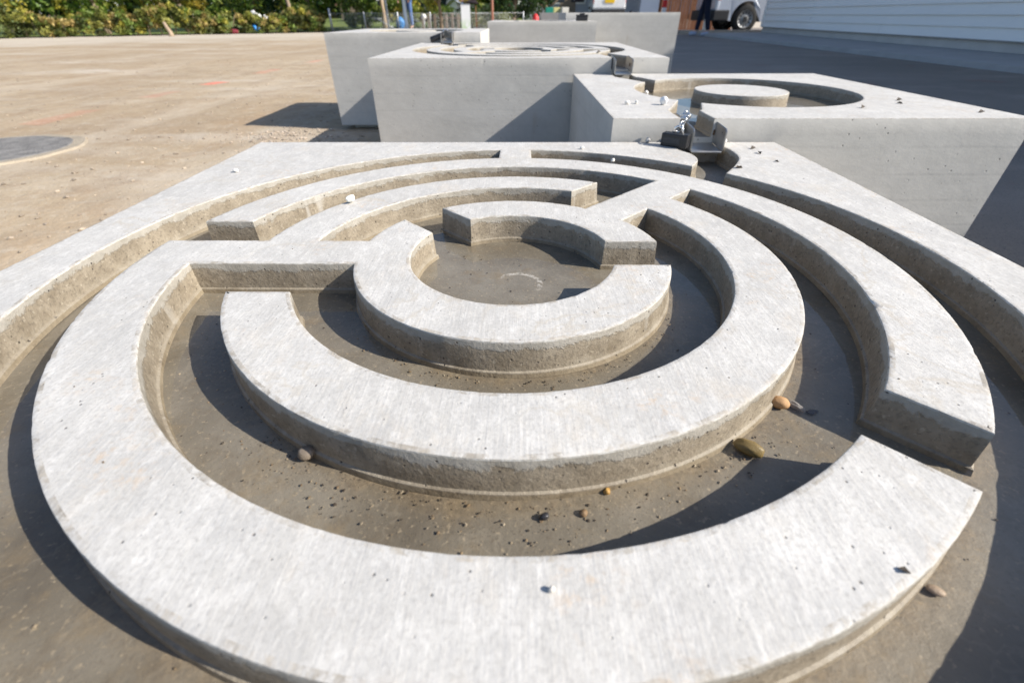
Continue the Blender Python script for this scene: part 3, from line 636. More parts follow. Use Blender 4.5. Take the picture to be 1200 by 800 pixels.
for k in range(7):
    tt = k / 6; chain_link(pl, (0.004 + 0.002 * math.sin(tt * 4.0), 0.004 + 0.022 * tt, 0.028 + 0.021 * tt + 0.003 * math.sin(tt * 5)), (R(20 + 15 * k), R(35 + 40 * (k % 2)), R(90 * (k % 2) + 20)))
cyl = empty('cylinder_lock', (-0.374, 2.448, BZ)); tag(cyl, 'black cylinder lock lying beside the spout of the leftmost table', 'lock')
link('barrel', tube_mesh('barrel', [(-0.030, 0, 0.012), (-0.028, 0, 0.0125), (0.028, 0.008, 0.030), (0.031, 0.0085, 0.031)], [0.009, 0.0115, 0.0115, 0.009], 16), cyl, (0, 0, 0), [M['black']])
link('shackle', tube_mesh('shackle', [(0.026, 0.008, 0.036), (0.036, 0.010, 0.050), (0.048, 0.010, 0.050), (0.054, 0.010, 0.038)], [0.0028] * 4, 8), cyl, (0, 0, 0), [M['chrome']])

# ------------------------------------------------------------------ pebbles and grit
def pebble(name, label, loc, dims, col, rz=0.0, rough=0.5, lump=0.12, sub=3, tilt=0.0):
    bm = bmesh.new(); bmesh.ops.create_icosphere(bm, subdivisions=sub, radius=1.0)
    sd_ = random.random() * 50
    for v in bm.verts:
        n = mnoise.noise(v.co * 1.3 + Vector((sd_, 0, 0))) * lump * 1.4 + mnoise.noise(v.co * 3.1 + Vector((0, sd_, 0))) * lump * 0.5
        c = v.co * (1 + n); c = Vector((math.copysign(abs(c.x) ** 0.92, c.x) * dims[0], c.y * dims[1], c.z * dims[2])); v.co = c
    zmin = min(v.co.z for v in bm.verts)
    for v in bm.verts: v.co.z -= zmin
    o = link(name, bm_mesh(name, bm, True), None, loc, [simple('pebble_stone', col, rough, 0, 0.28, 190, 0.12)], (tilt, 0, rz)); tag(o, label, 'pebble'); return o
FZ = NZ - DEPTH + 0.0004
pebble('pebble', 'olive-brown oval pebble lying at the tip of a shadow in the maze channel', (0.1352, 0.1775, FZ), (0.0083, 0.0046, 0.0042), (0.19, 0.135, 0.05), R(-38), 0.5, 0.16)
pebble('pebble', 'orange egg-shaped pebble against the middle ring wall', (0.1712, 0.2165, FZ), (0.0060, 0.0045, 0.0038), (0.42, 0.25, 0.12), R(-25), 0.75, 0.12)
pebble('stone_chip', 'grey striped stone chip at the shadow edge beside the orange pebble', (0.1815, 0.2150, FZ), (0.0062, 0.0022, 0.0020), (0.24, 0.22, 0.20), R(-60), 0.6, 0.3)
pebble('stone_chip', 'dark stone chip lying in blue shade right of the orange pebble', (0.1905, 0.2105, FZ), (0.0034, 0.0018, 0.0012), (0.07, 0.07, 0.08), R(10), 0.6, 0.4)
pebble('pebble', 'grey-brown pebble under the left flank of the middle ring', (-0.1221, 0.1712, FZ), (0.0052, 0.0044, 0.0040), (0.20, 0.165, 0.13), R(20), 0.35, 0.10)
pebble('pebble', 'flat pale pebble on the sunlit outer channel floor at lower right', (0.1868, 0.0990, FZ), (0.0036, 0.0024, 0.0014), (0.34, 0.27, 0.21), R(-30), 0.5, 0.08)
pebble('stone_chip', 'black angular stone chip on the maze floor at bottom centre', (0.0142, 0.1330, FZ), (0.0024, 0.0020, 0.0018), (0.03, 0.03, 0.035), R(15), 0.4, 0.35, 2)
pebble('stone_chip', 'small ochre stone chip close under the middle ring wall', (0.0485, 0.1488, FZ), (0.0022, 0.0018, 0.0017), (0.42, 0.25, 0.07), R(70), 0.5, 0.3, 2)
pebble('stone_chip', 'tan stone chip beside a dirt smear on the maze floor, bottom centre right', (0.0345, 0.1355, FZ), (0.0022, 0.0018, 0.0015), (0.22, 0.15, 0.09), R(40), 0.6, 0.35, 2)
pebble('stone_chip', 'tiny white chip on the front ring, bottom centre', (0.0135, 0.0838, NZ), (0.0014, 0.0011, 0.0013), (0.62, 0.58, 0.52), R(30), 0.6, 0.3, 2)
pebble('white_pebble', 'white crumbly stone on the ring behind the left bridge', (-0.1981, 0.5239, NZ), (0.0052, 0.0040, 0.0044), (0.80, 0.78, 0.72), R(30), 0.8, 0.30)
pebble('white_pebble', 'small white stone on the left rim of the nearest table', (-0.4014, 0.6515, NZ), (0.0040, 0.0030, 0.0026), (0.76, 0.74, 0.70), R(-20), 0.8, 0.3)
pebble('white_pebble', 'small white stone on the back rim right of the rim bridge', (0.1040, 0.7870, NZ), (0.0036, 0.0026, 0.0022), (0.72, 0.70, 0.65), R(10), 0.8, 0.3)
pebble('white_pebble', 'tiny white stone on the outer ring below the back rim', (0.1413, 0.7075, NZ), (0.0028, 0.0022, 0.0026), (0.72, 0.70, 0.65), R(50), 0.8, 0.3)
pebble('white_pebble', 'large egg-white stone on the round pool table near the spout', (0.2830, 0.9911, CZ), (0.0080, 0.0066, 0.0074), (0.84, 0.82, 0.78), R(-35), 0.7, 0.10)
pebble('white_pebble', 'left one of two little white stones on the round pool table corner', (0.2136, 0.9967, CZ), (0.0052, 0.0036, 0.0034), (0.78, 0.75, 0.69), R(20), 0.8, 0.2)
pebble('white_pebble', 'right one of two little white stones on the round pool table corner', (0.2330, 1.0055, CZ), (0.0040, 0.0034, 0.0030), (0.78, 0.75, 0.69), R(70), 0.8, 0.2)
pebble('white_pebble', 'white stone lying in the round pool at its inlet', (0.3360, 1.352, CZ - DEPTH + 0.0006), (0.0056, 0.0046, 0.0050), (0.80, 0.79, 0.76), R(10), 0.6, 0.15)
pebble('white_pebble', 'white stone jammed against the wall of the round pool table beside the spout', (0.3530, 0.832, NZ), (0.0045, 0.0036, 0.0036), (0.72, 0.70, 0.66), R(10), 0.7, 0.2)
pebble('white_pebble', 'greyish stone at the left foot of the padlock', (0.2225, 0.8335, NZ), (0.0050, 0.0040, 0.0042), (0.50, 0.48, 0.45), R(40), 0.7, 0.2)
def leaf_bit(label, loc, s, rz):
    vs = [(0, 0, 0.0005), (0.5, 0.35, 0.5), (1.1, 0.1, 0.15), (0.6, -0.3, 0.35), (0.55, 0.02, 0.05)]; vs = [(x * s, y * s, z * s * 0.8) for x, y, z in vs]; vs += [(x, y, z + 0.0004) for x, y, z in vs]
    fs = [(0, 4, 1), (1, 4, 2), (2, 4, 3), (3, 4, 0), (6, 9, 5), (7, 9, 6), (8, 9, 7), (5, 9, 8), (0, 1, 6, 5), (1, 2, 7, 6), (2, 3, 8, 7), (3, 0, 5, 8)]
    o = link('dry_leaf', mesh_from('dry_leaf', vs, fs), None, loc, [M['dryleaf']], (0, 0, rz)); tag(o, label, 'leaf'); return o
M['dryleaf'] = simple('dry_leaf', (0.07, 0.055, 0.042), 0.8, 0, 0.3, 90)
for lb, x, y, z, s, a in (('curled brown leaf scrap on the right rim closest to the spout', 0.3797, 0.7872, NZ, 0.011, 20), ('upright dark leaf scrap on the right rim, behind another scrap', 0.3820, 0.7538, NZ, 0.010, 80),
                       ('dark leaf scrap at the channel edge of the right rim', 0.3226, 0.6754, NZ, 0.011, 190), ('dark speck of leaf on the right rim outer side', 0.3900, 0.7080, NZ, 0.006, 130),
                       ('dark leaf scrap on the right side of the round pool table', 0.7696, 1.0414, CZ, 0.013, 10), ('smaller dark leaf scrap in front of its neighbour on the pool table', 0.754, 0.9982, CZ, 0.010, 120),
                       ('dark leaf scrap at the pool edge of the round pool table', 0.6427, 0.9492, CZ, 0.013, 30), ('dark leaf scrap near the right corner of the round pool table', 0.8219, 0.9028, CZ, 0.011, 0),
                       ('tiny brown twig end on the front ring edge, lower right', 0.1566, 0.0921, NZ, 0.0042, 150), ('dark leaf scrap on the back right corner of the middle maze table', 0.262, 1.80, BZ, 0.016, 40)):
    leaf_bit(lb, (x, y, z), s, R(a))
# fine grit on the channel floors: nobody could count it
def inside(path, P):
    poly = np.array(path.p); x, y = P[:, 0][:, None], P[:, 1][:, None]; x0, y0 = poly[:, 0], poly[:, 1]; x1, y1 = np.roll(x0, -1), np.roll(y0, -1)
    c = ((y0 > y) != (y1 > y)) & (x < (x1 - x0) * (y - y0) / (y1 - y0 + 1e-12) + x0); return c.sum(1) % 2 == 1
pal = [(0.26, 0.20, 0.13), (0.32, 0.27, 0.20), (0.08, 0.065, 0.05), (0.06, 0.05, 0.04), (0.18, 0.13, 0.08), (0.38, 0.33, 0.26)]
cand = []
for _ in range(3300):
    k = random.random(); a = random.uniform(0, 2 * math.pi)
    if k < 0.42: a = random.gauss(R(262), R(34)); r = RAD['r2b'] + 0.004 + abs(random.gauss(0, 0.015))
    elif k < 0.60: a = random.gauss(R(268), R(45)); r = RAD['r1b'] + 0.006 + abs(random.gauss(0, 0.009))
    elif k < 0.72: r = 0.094 * math.sqrt(random.random())
    else: r = math.sqrt(random.uniform(0.09 ** 2, 0.392 ** 2))
    cand.append((r * math.cos(a), r * math.sin(a)))
cand = np.array(cand); ok = ~inside(rim_path, cand) & ~inside(lft_path, cand); cand = cand[ok]
it = []; cl = []
for x, y in cand:
    r = 0.00016 + 0.00080 * random.random() ** 7; it.append((x + NC[0], y + NC[1], NZ - DEPTH + r * 0.4 + 0.0004, r, 0.7)); b = random.uniform(0.7, 1.2); c = random.choice(pal); cl.append(tuple(v * b for v in c))
for _ in range(90):   # a few specks on the tops
    x, y = random.uniform(-0.44, 0.44), random.uniform(-0.36, 0.44); q_ = np.array([[x, y]])
    if inside(rim_path, q_)[0] or inside(lft_path, q_)[0]: r = random.uniform(0.0002, 0.0006); it.append((x + NC[0], y + NC[1], NZ + r * 0.3, r, 0.7)); c = random.choice(pal[2:5]); cl.append(c)
o = link('grit', stones_mesh('grit', it, cl), None, (0, 0, 0), [M['stones']]); o['kind'] = 'stuff'; o['label'] = 'fine sand and grit washed along the maze channel floors'; o['category'] = 'grit'

# ------------------------------------------------------------------ building with white lap siding on the right
M['siding'] = simple('white_painted_boards', (0.86, 0.845, 0.81), 0.55, 0, 0.07, 1.2, 0.1)
M['plinth'] = simple('plinth_concrete', (0.52, 0.50, 0.47), 0.85, 0, 0.22, 2.5, 0.3)
M['roofing'] = simple('dark_roofing', (0.09, 0.085, 0.085), 0.8, 0, 0.2, 3)
M['zinc'] = simple('zinc_sheet', (0.35, 0.36, 0.37), 0.45, 0.7, 0.1, 5)
bld = empty('building', (wx(14.55), 14.55, 0)); bld.rotation_euler = (0, 0, -math.atan(0.0523)); tag(bld, 'long shed with white horizontal boards above a concrete plinth, right side', 'building')
BL = 26.0; BD = 7.0; PZ = 0.195; EZ = 3.28
box_obj('core_wall', (BD / 2 + 0.05, -BL / 2, (EZ + PZ) / 2), (BD, BL - 0.10, EZ - PZ), simple('dark_core', (0.2, 0.2, 0.2)), bld)
box_obj('plinth', (BD / 2 + 0.012, -BL / 2, PZ / 2 - 0.05), (BD + 0.02, BL - 0.03, PZ + 0.10), M['plinth'], bld, 0.012)
nb = 24; bh = (EZ - PZ) / nb
def lap_mesh(nm, ln):
    bm = bmesh.new(); prof = [(-0.030, 0.0), (-0.004, bh + 0.012), (0.012, bh + 0.012), (0.012, 0.004), (-0.014, 0.0)]
    a = [bm.verts.new((x, 0, z)) for x, z in prof]; b = [bm.verts.new((x, -ln, z)) for x, z in prof]; bm.faces.new(a); bm.faces.new(b[::-1])
    for i in range(5): bm.faces.new((a[i], a[(i + 1) % 5], b[(i + 1) % 5], b[i]))
    return bm_mesh(nm, bm)
SEG = BL / 5; lm = lap_mesh('siding_board', SEG - 0.005); lh = lap_mesh('siding_board_half', SEG / 2 - 0.005); le = lap_mesh('siding_board_end', BD)
for i in range(nb):
    y = 0.0
    if i % 2: link('siding_board', lh, bld, (0, 0, PZ + i * bh), [M['siding']]); y = -SEG / 2
    while y > -BL + SEG * 0.6: link('siding_board', lm, bld, (0.0015 * ((i * 7 + int(y)) % 3), y, PZ + i * bh), [M['siding']]); y -= SEG
    link('siding_board', le, bld, (BD + 0.02, 0.0, PZ + i * bh), [M['siding']], (0, 0, R(-90)))
box_obj('corner_board', (0.006, 0.012, (EZ + PZ) / 2), (0.085, 0.085, EZ - PZ + 0.02), M['siding'], bld, 0.004)
box_obj('drip_rail', (-0.012, -BL / 2, PZ - 0.006), (0.06, BL, 0.012), M['zinc'], bld)
rf = box_obj('roof', (BD / 2, -BL / 2, EZ + 0.06), (BD + 0.10, BL + 0.2, 0.10), M['roofing'], bld, 0.01)
box_obj('gutter', (-0.085, -BL / 2, -0.03), (0.09, BL + 0.1, 0.08), M['zinc'], rf, 0.02).location = (-BD / 2 - 0.085, 0, -0.03)
for y in (-2.9, -8.7, -14.5): box_obj('downpipe', (-0.045, y, (EZ + 0.10) / 2), (0.05, 0.05, EZ - 0.10), M['zinc'], bld, 0.02).location = (-0.062, y - 12, EZ / 2)

# ------------------------------------------------------------------ vehicles
M['tyre'] = simple('tyre_rubber', (0.018, 0.018, 0.019), 0.8, 0, 0.2, 20, 0.2)
M['rim'] = simple('wheel_steel', (0.42, 0.43, 0.44), 0.4, 0.8, 0.1, 9)
M['glass'] = simple('tinted_glass', (0.02, 0.025, 0.03), 0.06, 0, 0.1, 3, 0, 0.8)
M['redlamp'] = simple('red_lens', (0.55, 0.012, 0.015), 0.15, 0, 0.1, 30, 0, 0.7)
M['bumperp'] = simple('grey_black_bumper', (0.03, 0.031, 0.034), 0.6, 0, 0.15, 12)
M['yellowplate'] = simple('yellow_plate', (0.75, 0.48, 0.02), 0.5, 0, 0.05, 9)
def paint(name, col): return simple(name, col, 0.28, 0.15, 0.04, 2.0, 0, 0.6, Coat_Weight=0.6, Coat_Roughness=0.08)
def wheel(parent, loc, r, wd, side):
    k = empty('wheel', loc); k.parent = parent
    def lathe(nm, prof, mat, seg=36):
        vs = []; fs = []
        for x, rr in prof:
            for i in range(seg): a = 2 * math.pi * i / seg; vs.append((rr * math.cos(a), x, rr * math.sin(a)))
        for j in range(len(prof) - 1):
            for i in range(seg): fs.append((j * seg + i, j * seg + (i + 1) % seg, (j + 1) * seg + (i + 1) % seg, (j + 1) * seg + i))
        return link(nm, mesh_from(nm, vs, fs, True), k, (0, 0, 0), [mat])
    s = side
    lathe('tyre', [(-wd / 2, r * 0.62), (-wd / 2, r * 0.90), (-wd / 2 * 0.8, r * 0.985), (0, r), (wd / 2 * 0.8, r * 0.985), (wd / 2, r * 0.90), (wd / 2, r * 0.62)], M['tyre'])
    rm = lathe('rim', [(s * wd * 0.44, r * 0.66), (s * wd * 0.49, r * 0.62), (s * wd * 0.40, r * 0.56), (s * wd * 0.36, r * 0.30), (s * wd * 0.44, r * 0.20), (s * wd * 0.44, 0.001)], M['rim'])
    for i in range(12):
        a = 2 * math.pi * i / 12; h = box_obj('vent_hole', (r * 0.46 * math.cos(a), s * wd * 0.385, r * 0.46 * math.sin(a)), (0.030, 0.012, 0.055), M['tyre'], k, 0.006, (0, -a + math.pi / 2, 0))
    box_obj('hub_cap', (0, s * wd * 0.45, 0), (r * 0.34, 0.014, r * 0.34), M['bumperp'], k, 0.006)
    return k
def van(name, label, loc, rz, col, L=4.5, Wd=1.80, Hh=1.85, wheel_r=0.325, plate=None, ov=0.86):
    t = empty(name, loc, rz); tag(t, label, 'van'); pm = paint(name + '_paint', col)
    # x runs from the tail (0) to the nose (L); side profile with wheel arches
    g = 0.25
    prof = [(0.03, 0.50), (0.0, 0.62), (0.02, 1.05), (0.10, Hh - 0.12), (0.22, Hh), (L * 0.62, Hh), (L * 0.70, Hh - 0.10), (L * 0.80, 1.20), (L * 0.97, 1.02), (L, 0.85), (L, 0.42), (L * 0.97, 0.30)]
    def arch(cx):
        return [(cx + (wheel_r + 0.075) * math.cos(a), max(0.28, wheel_r + (wheel_r + 0.075) * math.sin(a))) for a in np.linspace(-0.10, math.pi + 0.10, 15)]
    fx, rx = L - 0.80, ov
    low = [(fx + wheel_r + 0.10, 0.28)] + arch(fx) + [(fx - wheel_r - 0.10, g + 0.02), (rx + wheel_r + 0.10, g + 0.02)] + arch(rx) + [(rx - wheel_r - 0.11, 0.30), (0.10, 0.34)]
    pr = prof + low; bm = bmesh.new(); rows = []
    for y, inset, zk in ((-Wd / 2 + 0.02, 0.015, 1), (-Wd / 2, 0, 1), (-Wd / 2 + 0.10, 0.0, 1), (Wd / 2 - 0.10, 0, 1), (Wd / 2, 0, 1), (Wd / 2 - 0.02, 0.015, 1)): pass
    ys_ = [-Wd / 2, -Wd / 2 + 0.05, Wd / 2 - 0.05, Wd / 2]
    for j, y in enumerate(ys_):
        row = []
        for (x, z) in pr:
            k = 0.0
            if j in (0, 3):
                x = x + (0.035 if x < L / 2 and z > 0.55 and x < 0.3 else (-0.03 if x > L * 0.9 else 0)); z = z - (0.03 if z > Hh - 0.02 else 0)
                k = 0.07 * max(0, (z - 1.0) / (Hh - 1.0)) ** 1.3
            row.append(bm.verts.new((x, y + (k if y < 0 else -k), z)))
        rows.append(row)
    n = len(pr)
    for j in range(3):
        for i in range(n): bm.faces.new((rows[j][i], rows[j][(i + 1) % n], rows[j + 1][(i + 1) % n], rows[j + 1][i]))
    bm.faces.new(rows[0][::-1]); bm.faces.new(rows[3])
    bmesh.ops.triangulate(bm, faces=[f for f in bm.faces if len(f.verts) > 4])
    body = link('body', bm_mesh('body', bm), t, (0, 0, 0), [pm])
    yb = -Wd / 2
    for s in (-1, 1):
        wheel(t, (rx, s * (Wd / 2 - 0.10), wheel_r), wheel_r, 0.20, s); wheel(t, (fx, s * (Wd / 2 - 0.10), wheel_r), wheel_r, 0.20, s)
        box_obj('tail_lamp', (0.075, s * (Wd / 2 - 0.035), 0.98), (0.11, 0.075, 0.44), M['redlamp'], t, 0.02)
        box_obj('headlamp', (L - 0.13, s * (Wd / 2 - 0.16), 0.86), (0.24, 0.24, 0.14), M['rim'], t, 0.03)
        tr = box_obj('side_rub_strip', (L * 0.5, s * (Wd / 2 + 0.006), 0.62), (L * 0.30, 0.022, 0.09), M['bumperp'], t, 0.008)
        wd_ = box_obj('side_window', (L * 0.57, s * (Wd / 2 - 0.028), 1.36), (0.86, 0.02, 0.42), M['glass'], t, 0.008, (s * 0.0, 0, 0)); wd_.rotation_euler = (R(4.5 * s), 0, 0)
        dr = box_obj('door', (L * 0.57, s * (Wd / 2 - 0.001), 0.80), (0.95, 0.012, 0.66), pm, t, 0.005); box_obj('door_handle', (-0.34, s * 0.016, 0.20), (0.16, 0.025, 0.03), M['bumperp'], dr, 0.008)
        bpk = box_obj('rear_bumper_corner', (0.20, s * (Wd / 2 - 0.02), 0.42), (0.44, 0.085, 0.25), M['bumperp'], t, 0.03)
    box_obj('rear_bumper', (-0.03, 0, 0.42), (0.16, Wd - 0.06, 0.25), M['bumperp'], t, 0.04)
    box_obj('front_bumper', (L - 0.02, 0, 0.42), (0.16, Wd - 0.06, 0.26), M['bumperp'], t, 0.04)
    box_obj('windscreen', (L * 0.752, 0, 1.48), (0.02, Wd - 0.34, 0.52), M['glass'], t, 0.005, (0, R(-28), 0))
    box_obj('rear_window', (0.072, 0, 1.40), (0.03, Wd - 0.50, 0.42), M['glass'], t, 0.008, (0, R(5.5), 0))
    if plate is not None: box_obj('number_plate', (-0.012, 0, 0.92), (0.02, 0.52, 0.20), plate, t, 0.004)
    return t
van('parked_van', 'silver van parked beyond the end of the white shed, red tail lamp', (5.42, 16.45, 0.012), R(0), (0.46, 0.50, 0.58), 4.4, 1.75, 1.85, 0.335, M['yellowplate'], ov=0.90)
van('parked_van', 'white van seen from behind with yellow number plate, far behind the tallest block', (4.95, 31.0, 0.15), R(88), (0.80, 0.81, 0.82), 4.4, 1.80, 1.95, 0.33, M['yellowplate'])
van('parked_van', 'blue van parked close right of the white van with the yellow plate', (6.75, 31.0, 0.15), R(84), (0.10, 0.20, 0.42), 4.4, 1.70, 1.6, 0.32)

# ------------------------------------------------------------------ board fence, kerb stones, posts at the far right
tw = NT('red_brown_wood'); nw = tw.noise(tw.mapping(tw.pos, (30, 30, 2)), 1, 5, 0.7); tw.bsdf(tw.ramp(nw, [(0.3, (0.13, 0.055, 0.032)), (0.7, (0.30, 0.145, 0.085))]), 0.85, 0, tw.bump(nw, 0.4, 0.01), 0.2); M['redwood'] = tw.m
fn = empty('plank_fence', (4.62, 18.4, 0)); tag(fn, 'red-brown vertical plank fence behind the walking person', 'fence')
bmf = bmesh.new(); add_box(bmf, (0, 0, 0.95), (0.098, 0.022, 1.86), None, 0.004); plk = bm_mesh('plank', bmf); plk.materials.append(M['redwood'])
for i in range(22):
    link('plank', plk, fn, (0.05 + i * 0.107, 0.004 * ((i * 7) % 3), 0.02 * ((i * 5) % 3) / 3))
for x in (0.0, 1.2, 2.4): box_obj('post', (x, 0.06, 0.95), (0.09, 0.09, 1.95), M['redwood'], fn, 0.006)
for z in (0.4, 1.5): box_obj('rail', (1.2, 0.030, z), (2.4, 0.035, 0.08), M['redwood'], fn, 0.004)
M['kerbst'] = simple('beige_kerb_stone', (0.46, 0.40, 0.33), 0.85, 0, 0.15, 6, 0.3)  # the stone's own even beige
for i in range(7):
    kb = box_obj('kerb_stone', (3.75 + i * 0.485, 15.38 + 0.01 * (i % 2), 0.045), (0.475, 0.16, 0.12), M['kerbst'], None, 0.015); tag(kb, 'pale kerb stone in the row along the far end of the asphalt', 'kerb stone', 'kerb stones at the end of the asphalt')
bo = empty('bollard', (5.30, 15.75, 0)); tag(bo, 'short white post between the walking person and the silver van', 'post')
bm = bmesh.new(); add_box(bm, (0, 0, 0.19), (0.10, 0.10, 0.36), None, 0.012, 0.85); link('shaft', bm_mesh('shaft', bm), bo, (0, 0, 0), [simple('white_post', (0.74, 0.70, 0.63), 0.7)])
box_obj('foot', (0, 0, 0.02), (0.16, 0.16, 0.04), M['plinth'], bo, 0.008)
bp = empty('barrier_post', (4.22, 16.4, 0)); tag(bp, 'white post with red band left of the red-brown fence', 'post')
wm = simple('white_plastic', (0.78, 0.78, 0.78), 0.5); rmx = simple('red_plastic', (0.6, 0.03, 0.03), 0.5)
for i, (z0, z1) in enumerate(((0.05, 0.62), (0.62, 0.80), (0.80, 1.05))): box_obj(('shaft', 'red_band', 'shaft')[i], (0, 0, (z0 + z1) / 2), (0.11, 0.11, z1 - z0 - 0.002), (wm, rmx, wm)[i], bp, 0.01)
box_obj('foot', (0, 0, 0.025), (0.34, 0.34, 0.05), M['bumperp'], bp, 0.01)

# ------------------------------------------------------------------ people
def skin_mesh(name, nodes, edges, radii, parent, mat, loc=(0, 0, 0), sub=2, root=0):
    me = bpy.data.meshes.new(name); me.from_pydata(nodes, edges, []); o = link(name, me, parent, loc, [mat])
    md = o.modifiers.new('skin', 'SKIN'); md.use_smooth_shade = True
    for i, sv in enumerate(me.skin_vertices[0].data):
        r = radii[i]; sv.radius = r if isinstance(r, tuple) else (r, r); sv.use_root = (i == root)
    ms = o.modifiers.new('sub', 'SUBSURF'); ms.levels = sub; ms.render_levels = sub
    return o
def person(label, loc, rz, top_col, leg_col, shoe_col, hair_col, stride=0.20, arms=((0.30, 0.10), (0.26, -0.12))):
    t = empty('person', loc, rz); tag(t, label, 'person')
    skin = simple('skin', (0.55, 0.33, 0.24), 0.5, 0, 0.06, 20); tm = simple('top_cloth', top_col, 0.9, 0, 0.15, 14, 0.2); lm_ = simple('trouser_cloth', leg_col, 0.9, 0, 0.2, 14, 0.2); sm = simple('shoe', shoe_col, 0.6, 0, 0.1, 20); hm = simple('hair', hair_col, 0.7, 0, 0.2, 60, 0.3)
    s = stride   # x = left/right, y = forward
    B = [(0, 0, 0.95), (0, 0.01, 1.12), (0, 0.02, 1.30), (0, 0.0, 1.42), (0, 0.0, 1.50), (0, 0.02, 1.58), (0, 0.025, 1.68),
         (0.09, 0.0, 0.90), (0.10, s * 0.55, 0.50), (0.10, s * 0.9, 0.085), (0.105, s * 0.9 + 0.16, 0.04),
         (-0.09, 0.0, 0.90), (-0.10, -s * 0.25, 0.50), (-0.10, -s * 0.95, 0.10), (-0.105, -s * 0.95 + 0.16, 0.04),
         (0.17, 0, 1.40), (0.235, -0.04, 1.13), (0.225, arms[0][0] * 0.6, 0.93), (-0.17, 0, 1.40), (-0.235, -0.03, 1.13), (-0.225, arms[1][0] * 0.5, 0.93)]
    E_ = [(0, 1), (1, 2), (2, 3), (3, 4), (4, 5), (5, 6), (0, 7), (7, 8), (8, 9), (9, 10), (0, 11), (11, 12), (12, 13), (13, 14), (3, 15), (15, 16), (16, 17), (3, 18), (18, 19), (19, 20)]
    Rr = [(0.15, 0.11), (0.13, 0.10), (0.16, 0.11), (0.13, 0.09), 0.055, (0.072, 0.085), (0.075, 0.09), 0.085, 0.058, 0.042, 0.032, 0.085, 0.058, 0.042, 0.032, 0.058, 0.042, 0.03, 0.058, 0.042, 0.03]
    skin_mesh('body', B, E_, Rr, t, skin)
    T = [(0, 0, 0.90), (0, 0.01, 1.10), (0, 0.02, 1.30), (0, 0, 1.43), (0.18, 0, 1.40), (0.24, -0.04, 1.13), (0.23, arms[0][0] * 0.48, 0.97), (-0.18, 0, 1.40), (-0.24, -0.03, 1.13), (-0.23, arms[1][0] * 0.4, 0.97)]
    skin_mesh('jacket', T, [(0, 1), (1, 2), (2, 3), (3, 4), (4, 5), (5, 6), (3, 7), (7, 8), (8, 9)], [(0.185, 0.145), (0.165, 0.13), (0.19, 0.135), (0.145, 0.105), 0.075, 0.06, 0.048, 0.075, 0.06, 0.048], t, tm)
    L_ = [(0, 0, 0.97), (0.09, 0.0, 0.86), (0.10, s * 0.55, 0.50), (0.10, s * 0.9, 0.10), (-0.09, 0, 0.86), (-0.10, -s * 0.25, 0.50), (-0.10, -s * 0.95, 0.11)]
    skin_mesh('trousers', L_, [(0, 1), (1, 2), (2, 3), (0, 4), (4, 5), (5, 6)], [(0.165, 0.13), 0.102, 0.074, 0.060, 0.102, 0.074, 0.060], t, lm_)
    for sg, yy in ((1, s * 0.9), (-1, -s * 0.95)):
        skin_mesh('shoe', [(0.10 * sg, yy - 0.03, 0.06), (0.10 * sg, yy + 0.05, 0.05), (0.105 * sg, yy + 0.17, 0.035)], [(0, 1), (1, 2)], [0.056, 0.054, 0.038], t, sm, root=1)
        hy = arms[0][0] * 0.6 if sg > 0 else arms[1][0] * 0.5
        hb = [(0.225 * sg, hy, 0.93), (0.222 * sg, hy + 0.03, 0.86)]; nodes = [hb[0], hb[1]]; ed = [(0, 1)]; rr = [0.028, (0.034, 0.02)]
        for f in range(4):
            b = (0.222 * sg, hy + 0.008 + 0.018 * f, 0.845); k = len(nodes); nodes += [b, (0.214 * sg, b[1] + 0.01, b[2] - 0.035), (0.200 * sg, b[1] + 0.014, b[2] - 0.062 - 0.006 * (f in (1, 2)))]; ed += [(1, k), (k, k + 1), (k + 1, k + 2)]; rr += [0.010, 0.009, 0.0075]
        k = len(nodes); nodes += [(0.205 * sg, hy + 0.055, 0.885), (0.195 * sg, hy + 0.08, 0.86)]; ed += [(0, k), (k, k + 1)]; rr += [0.011, 0.009]
        skin_mesh('hand', nodes, ed, rr, t, skin, sub=1, root=1)
    bm = bmesh.new(); bmesh.ops.create_uvsphere(bm, u_segments=18, v_segments=12, radius=1)
    for v in bm.verts:
        v.co = Vector((v.co.x * 0.088, v.co.y * 0.108 - 0.012, v.co.z * 0.105 + 0.03))
        if v.co.y > 0.045 and v.co.z < 0.075: v.co.y = 0.045 + (v.co.y - 0.045) * 0.1
    link('hair', bm_mesh('hair', bm, True), t, (0, 0.015, 1.68), [hm])
    for sg in (-1, 1):
        box_obj('eye', (0.030 * sg, 0.108, 1.665), (0.022, 0.012, 0.012), M['bumperp'], t, 0.004)
        box_obj('ear', (0.083 * sg, 0.02, 1.65), (0.016, 0.035, 0.055), skin, t, 0.007)
    bm = bmesh.new(); add_box(bm, (0, 0, 0), (0.026, 0.03, 0.045), None, 0.008); link('nose', bm_mesh('nose', bm), t, (0, 0.118, 1.635), [skin])
    box_obj('mouth', (0, 0.104, 1.595), (0.045, 0.012, 0.012), simple('lips', (0.42, 0.17, 0.15), 0.5), t, 0.004)
    return t
person('person in black top and dark blue jeans walking on the asphalt before the van', (4.70, 14.15, 0.012), R(75), (0.012, 0.012, 0.015), (0.010, 0.014, 0.032), (0.40, 0.44, 0.56), (0.05, 0.03, 0.02), 0.15)
person('person in blue work clothes standing behind the wire fence', (-3.95, 19.6, 0.03), R(150), (0.10, 0.17, 0.36), (0.08, 0.14, 0.30), (0.05, 0.05, 0.05), (0.10, 0.06, 0.03), 0.05)

